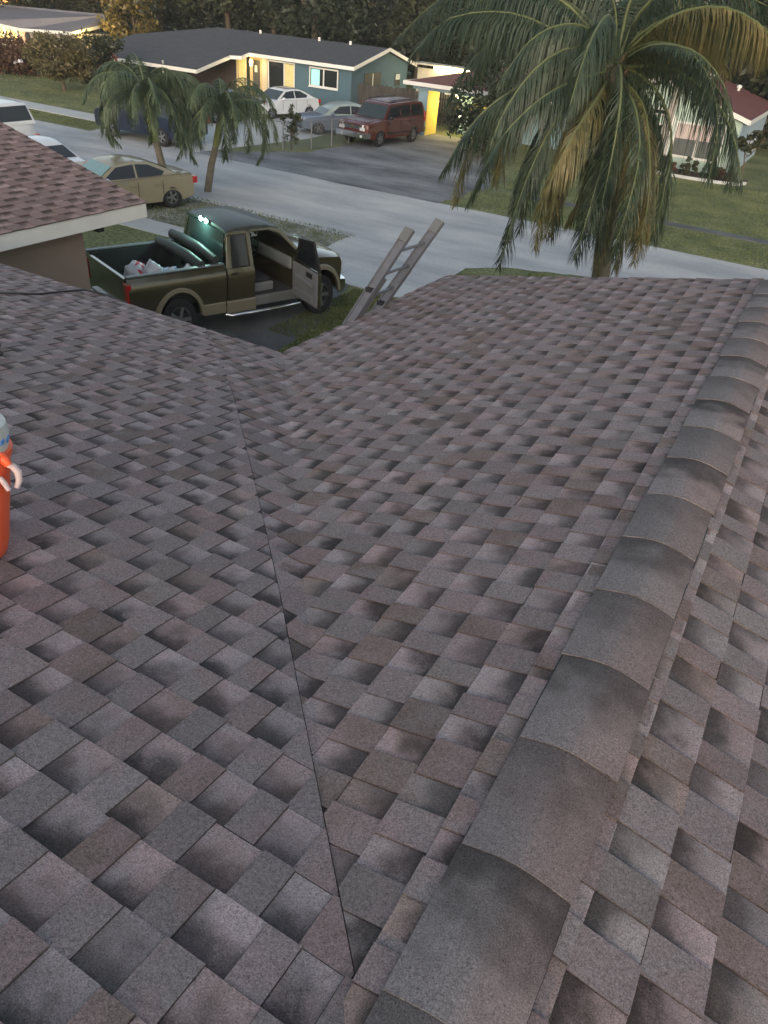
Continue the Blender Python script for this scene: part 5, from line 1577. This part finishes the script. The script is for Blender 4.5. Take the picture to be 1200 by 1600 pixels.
def build_coconut():
    base = Vector((-2.85, 13.0, 0))
    t = thing('coconut_palm', 'big coconut palm with long drooping fronds beyond the far end of the roof', 'palm tree', base)
    crown = at(957, 100, 13.0)
    cl = crown - base
    b = MB(); b.tube([(0, 0, -.1), (.0, 0, 1.2), (-.02, 0, 2.6), (cl.x * .35, cl.y, 4.0), (cl.x * .75, cl.y, cl.z - .6), (cl.x, cl.y, cl.z)], [.20, .155, .15, .14, .14, .17], 14)
    b.build('trunk', M['trunk'], t, smooth=60)
    b = MB(); r_ = random.Random(4)
    for k in range(26):
        a = r_.uniform(0, 6.28); z0 = cl.z - r_.uniform(.05, .6)
        rr = r_.uniform(.12, .2)
        b.tube([(cl.x, cl.y, z0), (cl.x + math.cos(a) * rr, cl.y + math.sin(a) * rr, z0 + .12), (cl.x + math.cos(a) * rr * 1.9, cl.y + math.sin(a) * rr * 1.9, z0 + r_.uniform(-.1, .45))], [.05, .04, .012], 5)
    b.build('leaf_base', mat('brown_leaf_sheath', (.13, .10, .065), .9), t, smooth=60)
    for k in range(5):
        a = r_.uniform(0, 6.28)
        bb = MB(); bb.lathe([(.001, -.11), (.07, -.08), (.10, 0), (.08, .08), (.001, .11)], o=(cl.x + math.cos(a) * .24, cl.y + math.sin(a) * .24, cl.z - .42 + r_.uniform(-.1, .1)), n=10)
        bb.build('coconut', mat('green_coconut', (.12, .13, .04), .5), t, smooth=60)
    C = (958, 100, 13.0)
    G_, O_, D_ = M['frond'], M['frond_old'], M['frond_dead']
    fr = [
        # (control points in view: px, py, Y), width, leaflets, material, droop
        ([(955, 95, 13), (925, 48, 12.6), (880, 38, 12.2), (830, 62, 11.9), (785, 120, 11.7)], .62, 80, G_, 1.1),
        ([(950, 110, 13), (900, 105, 12.4), (820, 130, 12.0), (745, 185, 11.8), (690, 270, 11.7)], .66, 84, G_, 1.0),
        ([(948, 125, 13), (895, 150, 12.2), (845, 230, 11.7), (805, 330, 11.5), (780, 418, 11.4)], .55, 88, G_, .9),
        ([(955, 125, 13), (955, 160, 12.3), (945, 240, 11.8), (920, 330, 11.5), (898, 405, 11.4)], .60, 92, G_, .9),
        ([(960, 120, 13), (978, 170, 12.3), (985, 250, 11.9), (975, 330, 11.6), (960, 420, 11.5)], .55, 88, O_, .9),
        ([(965, 115, 13), (1005, 165, 12.5), (1015, 240, 12.1), (1012, 320, 11.9), (990, 410, 11.8)], .50, 80, O_, .8),
        ([(968, 105, 13), (1040, 105, 12.8), (1100, 140, 12.6), (1142, 200, 12.5), (1160, 285, 12.4)], .70, 52, G_, 1.2),
        ([(968, 98, 13), (1010, 40, 13.2), (1080, 10, 13.4), (1150, 15, 13.6), (1220, 60, 13.8)], .72, 88, O_, 1.3),
        ([(966, 95, 13), (1000, 20, 13.0), (1050, -20, 12.8), (1120, -25, 12.7), (1200, 10, 12.6)], .70, 84, G_, 1.3),
        ([(966, 95, 13), (1005, 50, 13.6), (1060, 40, 14.2), (1110, 60, 14.6), (1140, 110, 14.8)], .62, 76, O_, 1.3),
        ([(955, 95, 13), (910, 20, 13.2), (830, -15, 13.4), (730, 10, 13.6), (650, 70, 13.8)], .62, 90, G_, 1.25),
        ([(955, 95, 13), (920, 30, 13.8), (860, 10, 14.4), (790, 30, 14.8), (730, 90, 15.1)], .60, 84, G_, 1.2),
        ([(952, 110, 13), (900, 125, 13.6), (850, 190, 14.0), (820, 270, 14.2), (800, 330, 14.3)], .55, 80, G_, 1.0),
        ([(950, 115, 13), (910, 165, 12.9), (875, 250, 12.8), (850, 320, 12.8)], .50, 70, O_, .9),
        ([(958, 125, 13), (945, 190, 13.2), (925, 270, 13.3), (890, 350, 13.4)], .50, 76, O_, .8),
        ([(962, 95, 13), (960, 10, 13.0), (930, -60, 12.9), (880, -100, 12.7)], .62, 80, G_, .8),
        ([(964, 95, 13), (985, 0, 13.2), (1030, -80, 13.4), (1100, -120, 13.6)], .62, 80, G_, .8),
        ([(955, 95, 13), (890, 60, 12.6), (800, 20, 12.3), (700, 30, 12.1), (640, 90, 12.0)], .50, 90, G_, 1.2),
        ([(960, 110, 13), (930, 180, 12.5), (880, 290, 12.3), (860, 370, 12.2)], .5, 76, G_, .8),
        ([(965, 110, 13), (1000, 130, 14.0), (1030, 200, 14.6), (1035, 280, 14.9)], .42, 70, G_, 1.0),
        ([(950, 105, 13), (880, 90, 13.3), (800, 140, 13.6), (740, 220, 13.8), (710, 320, 13.9)], .55, 84, O_, 1.0),
        ([(960, 120, 13), (968, 200, 12.6), (950, 300, 12.4), (935, 390, 12.3)], .52, 80, G_, .8),
        ([(958, 110, 13), (915, 120, 12.1), (850, 150, 11.3), (780, 220, 10.9), (730, 320, 10.8)], .5, 84, G_, 1.0),
        ([(955, 115, 13), (935, 150, 11.9), (890, 220, 11.2), (850, 310, 11.0), (835, 390, 10.9)], .5, 84, O_, 1.0),
        ([(958, 110, 13), (905, 90, 13.4), (850, 110, 13.9), (800, 170, 14.2), (770, 250, 14.4)], .55, 84, O_, 1.1),
        ([(960, 120, 13), (990, 160, 11.9), (1000, 230, 11.3), (985, 310, 11.1), (955, 400, 11.0)], .48, 84, G_, .9),
        ([(965, 100, 13), (1020, 70, 12.2), (1085, 80, 11.7), (1130, 130, 11.4), (1150, 200, 11.3)], .5, 84, G_, 1.2),
        ([(965, 95, 13), (1040, 30, 12.6), (1120, 10, 12.4), (1190, 40, 12.3), (1240, 110, 12.3)], .6, 84, O_, 1.3),
        ([(955, 95, 13), (890, 10, 12.6), (800, -30, 12.4), (700, -10, 12.3), (620, 60, 12.3)], .6, 84, G_, 1.2),
        ([(972, 130, 13), (1010, 210, 12.9), (1008, 290, 12.85), (1000, 370, 12.8)], .38, 60, D_, .9),
    ]
    r2 = random.Random(99)
    for k in range(20):
        a = k * 2.399; d = Vector((math.cos(a), math.sin(a), 0)); p = cl.copy(); ang = .9 - .085 * k
        pts = [p.copy()]
        L_ = r2.uniform(2.6, 3.3)
        for q in range(5):
            p = p + (d * math.cos(ang) + Vector((0, 0, math.sin(ang)))) * (L_ / 5); ang = max(-1.5, ang - r2.uniform(.38, .52)); pts.append(p.copy())
        add_frond(t, pts, .78, 96, 700 + k, G_ if k % 3 else O_, droop=1.5, wl=.019)
    for i, (cp, w, n, m, dr) in enumerate(fr):
        pts = [at(*q) - base for q in cp]
        add_frond(t, pts, w * 1.38, int(n * 1.3), 300 + i, m, droop=dr * 1.45, wl=.019)
build_coconut()

def build_small_palm(name, label, base, crown_z, lean, fr, seed):
    t = thing(name, label, 'palm tree', base, 0, 'small feather palms beside the street')
    cx, cy = lean
    b = MB(); b.tube([(0, 0, -.05), (cx * .3, cy * .3, crown_z * .35), (cx * .6, cy * .6, crown_z * .6)], [.13, .12, .10], 12); b.build('trunk', M['trunk'], t, smooth=60)
    b = MB(); b.tube([(cx * .58, cy * .58, crown_z * .58), (cx * .7, cy * .7, crown_z * .68), (cx * .9, cy * .9, crown_z * .9), (cx, cy, crown_z + .1)], [.11, .135, .12, .07], 12)
    b.build('crownshaft', mat('pale_green_crownshaft', (.17, .20, .07), .5, var=.15), t, smooth=60)
    r_ = random.Random(seed)
    n = fr
    for i in range(n):
        a = i * 2.399 + r_.uniform(-.2, .2)
        el = 1.25 - 1.15 * (i / n) + r_.uniform(-.1, .1)
        L_ = r_.uniform(2.3, 2.9)
        d = Vector((math.cos(a), math.sin(a), 0))
        pts = []
        p = Vector((cx, cy, crown_z)); ang = el
        pts.append(p.copy())
        for k in range(5):
            p = p + (d * math.cos(ang) + Vector((0, 0, math.sin(ang)))) * (L_ / 5)
            ang -= .50 + .10 * (i / n)
            pts.append(p.copy())
        add_frond(t, pts, .74, 76, seed * 10 + i, M['xmas'], droop=1.15, wl=.027)
    return t
build_small_palm('feather_palm', 'left small feather palm with pale green crownshaft beside the beige car', (-18.9, 19.5, 0), 3.0, (-.75, .1), 22, 71)
build_small_palm('feather_palm', 'right small feather palm leaning over the verge behind the pickup truck', (-19.1, 21.6, 0), 2.6, (.75, .1), 19, 72)

# slim leaning palm trunk before the mint house
tp = thing('slim_palm', 'slim leaning grey trunk rising before the mint house', 'palm tree', (-7.3, 37.6, 0))
q0 = Vector((-7.3, 37.6, 0)); q1 = at(1040, 200, 37.6); q2 = at(1065, 120, 37.6); q3 = at(1090, 40, 37.6)
b = MB(); b.tube([q0 - q0, q1 - q0, q2 - q0, q3 - q0, q3 - q0 + (q3 - q2) * .8], [.22, .19, .17, .16, .15], 12)
b.build('trunk', mat('pale_grey_trunk', (.30, .28, .25), .85, var=.15, vscale=5), tp, smooth=60)
for i in range(9):
    a = i * 2.399; p = q3 - q0 + (q3 - q2) * .8; pts = [p.copy()]; ang = 1.0 - .16 * i; d = Vector((math.cos(a), math.sin(a), 0))
    for k in range(5):
        p = p + (d * math.cos(ang) + Vector((0, 0, math.sin(ang)))) * .75; ang -= .5; pts.append(p.copy())
    add_frond(tp, pts, .75, 46, 900 + i, M['frond_old'] if i % 2 else M['frond'], droop=1.0, wl=.06)

# ------------------------------------------------------------------ grass blades near the camera side, tufts along the verges
def blades(name, regions, n, h, seed, w=.012):
    r_ = random.Random(seed); vs, fs = [], []
    tot = sum(a for *_, a in regions)
    for (x0, x1, y0, y1, share) in regions:
        for i in range(int(n * share / tot)):
            x, y = r_.uniform(x0, x1), r_.uniform(y0, y1)
            a = r_.uniform(0, 6.28); hh = h * r_.uniform(.5, 1.3); l = hh * r_.uniform(.2, .8)
            k = len(vs)
            vs += [(x - w * math.cos(a), y - w * math.sin(a), 0), (x + w * math.cos(a), y + w * math.sin(a), 0), (x + l * math.sin(a), y + l * math.cos(a), hh)]
            fs.append((k, k + 1, k + 2))
    b = MB(); b.v = vs; b.f = fs; b.m = [0] * len(fs)
    o = b.build(name, M['blade'], recalc=False)
    return stuff(o, 'short green grass covering the lawns and verges', 'grass')
blades('grass', [(-8.75, -4.2, 7.5, 16.3, 10), (-9.6, -8.7, 12.5, 16.2, 1.2), (-8.1, 6, 17.4, 19.2, 3), (-6.6, -1, 19.2, 21, 1.5), (-24, -12.2, 17.5, 20.6, 2.2), (-12, 12, 27.0, 30.2, 3.5), (-12, 8, 31.2, 41, 8), (-60, -31, 27, 28.7, 3), (-60, -31, 30.6, 44, 5)], 120000, .06, 5, w=.016)

hz = bpy.data.materials.new('evening_haze'); hz.use_nodes = True
hn = hz.node_tree.nodes; hl = hz.node_tree.links
hn.remove(hn['Principled BSDF'])
pv = hn.new('ShaderNodeVolumePrincipled'); pv.inputs['Density'].default_value = .0005
pv.inputs['Color'].default_value = (.85, .88, .9, 1)
hl.new(pv.outputs[0], hn['Material Output'].inputs['Volume'])
b = MB(); b.box(-130, -12, -1, 60, 95, 16.5)
o = b.build('haze', hz); o['kind'] = 'stuff'
print('cells', len(cells), 'objects', len(bpy.data.objects))
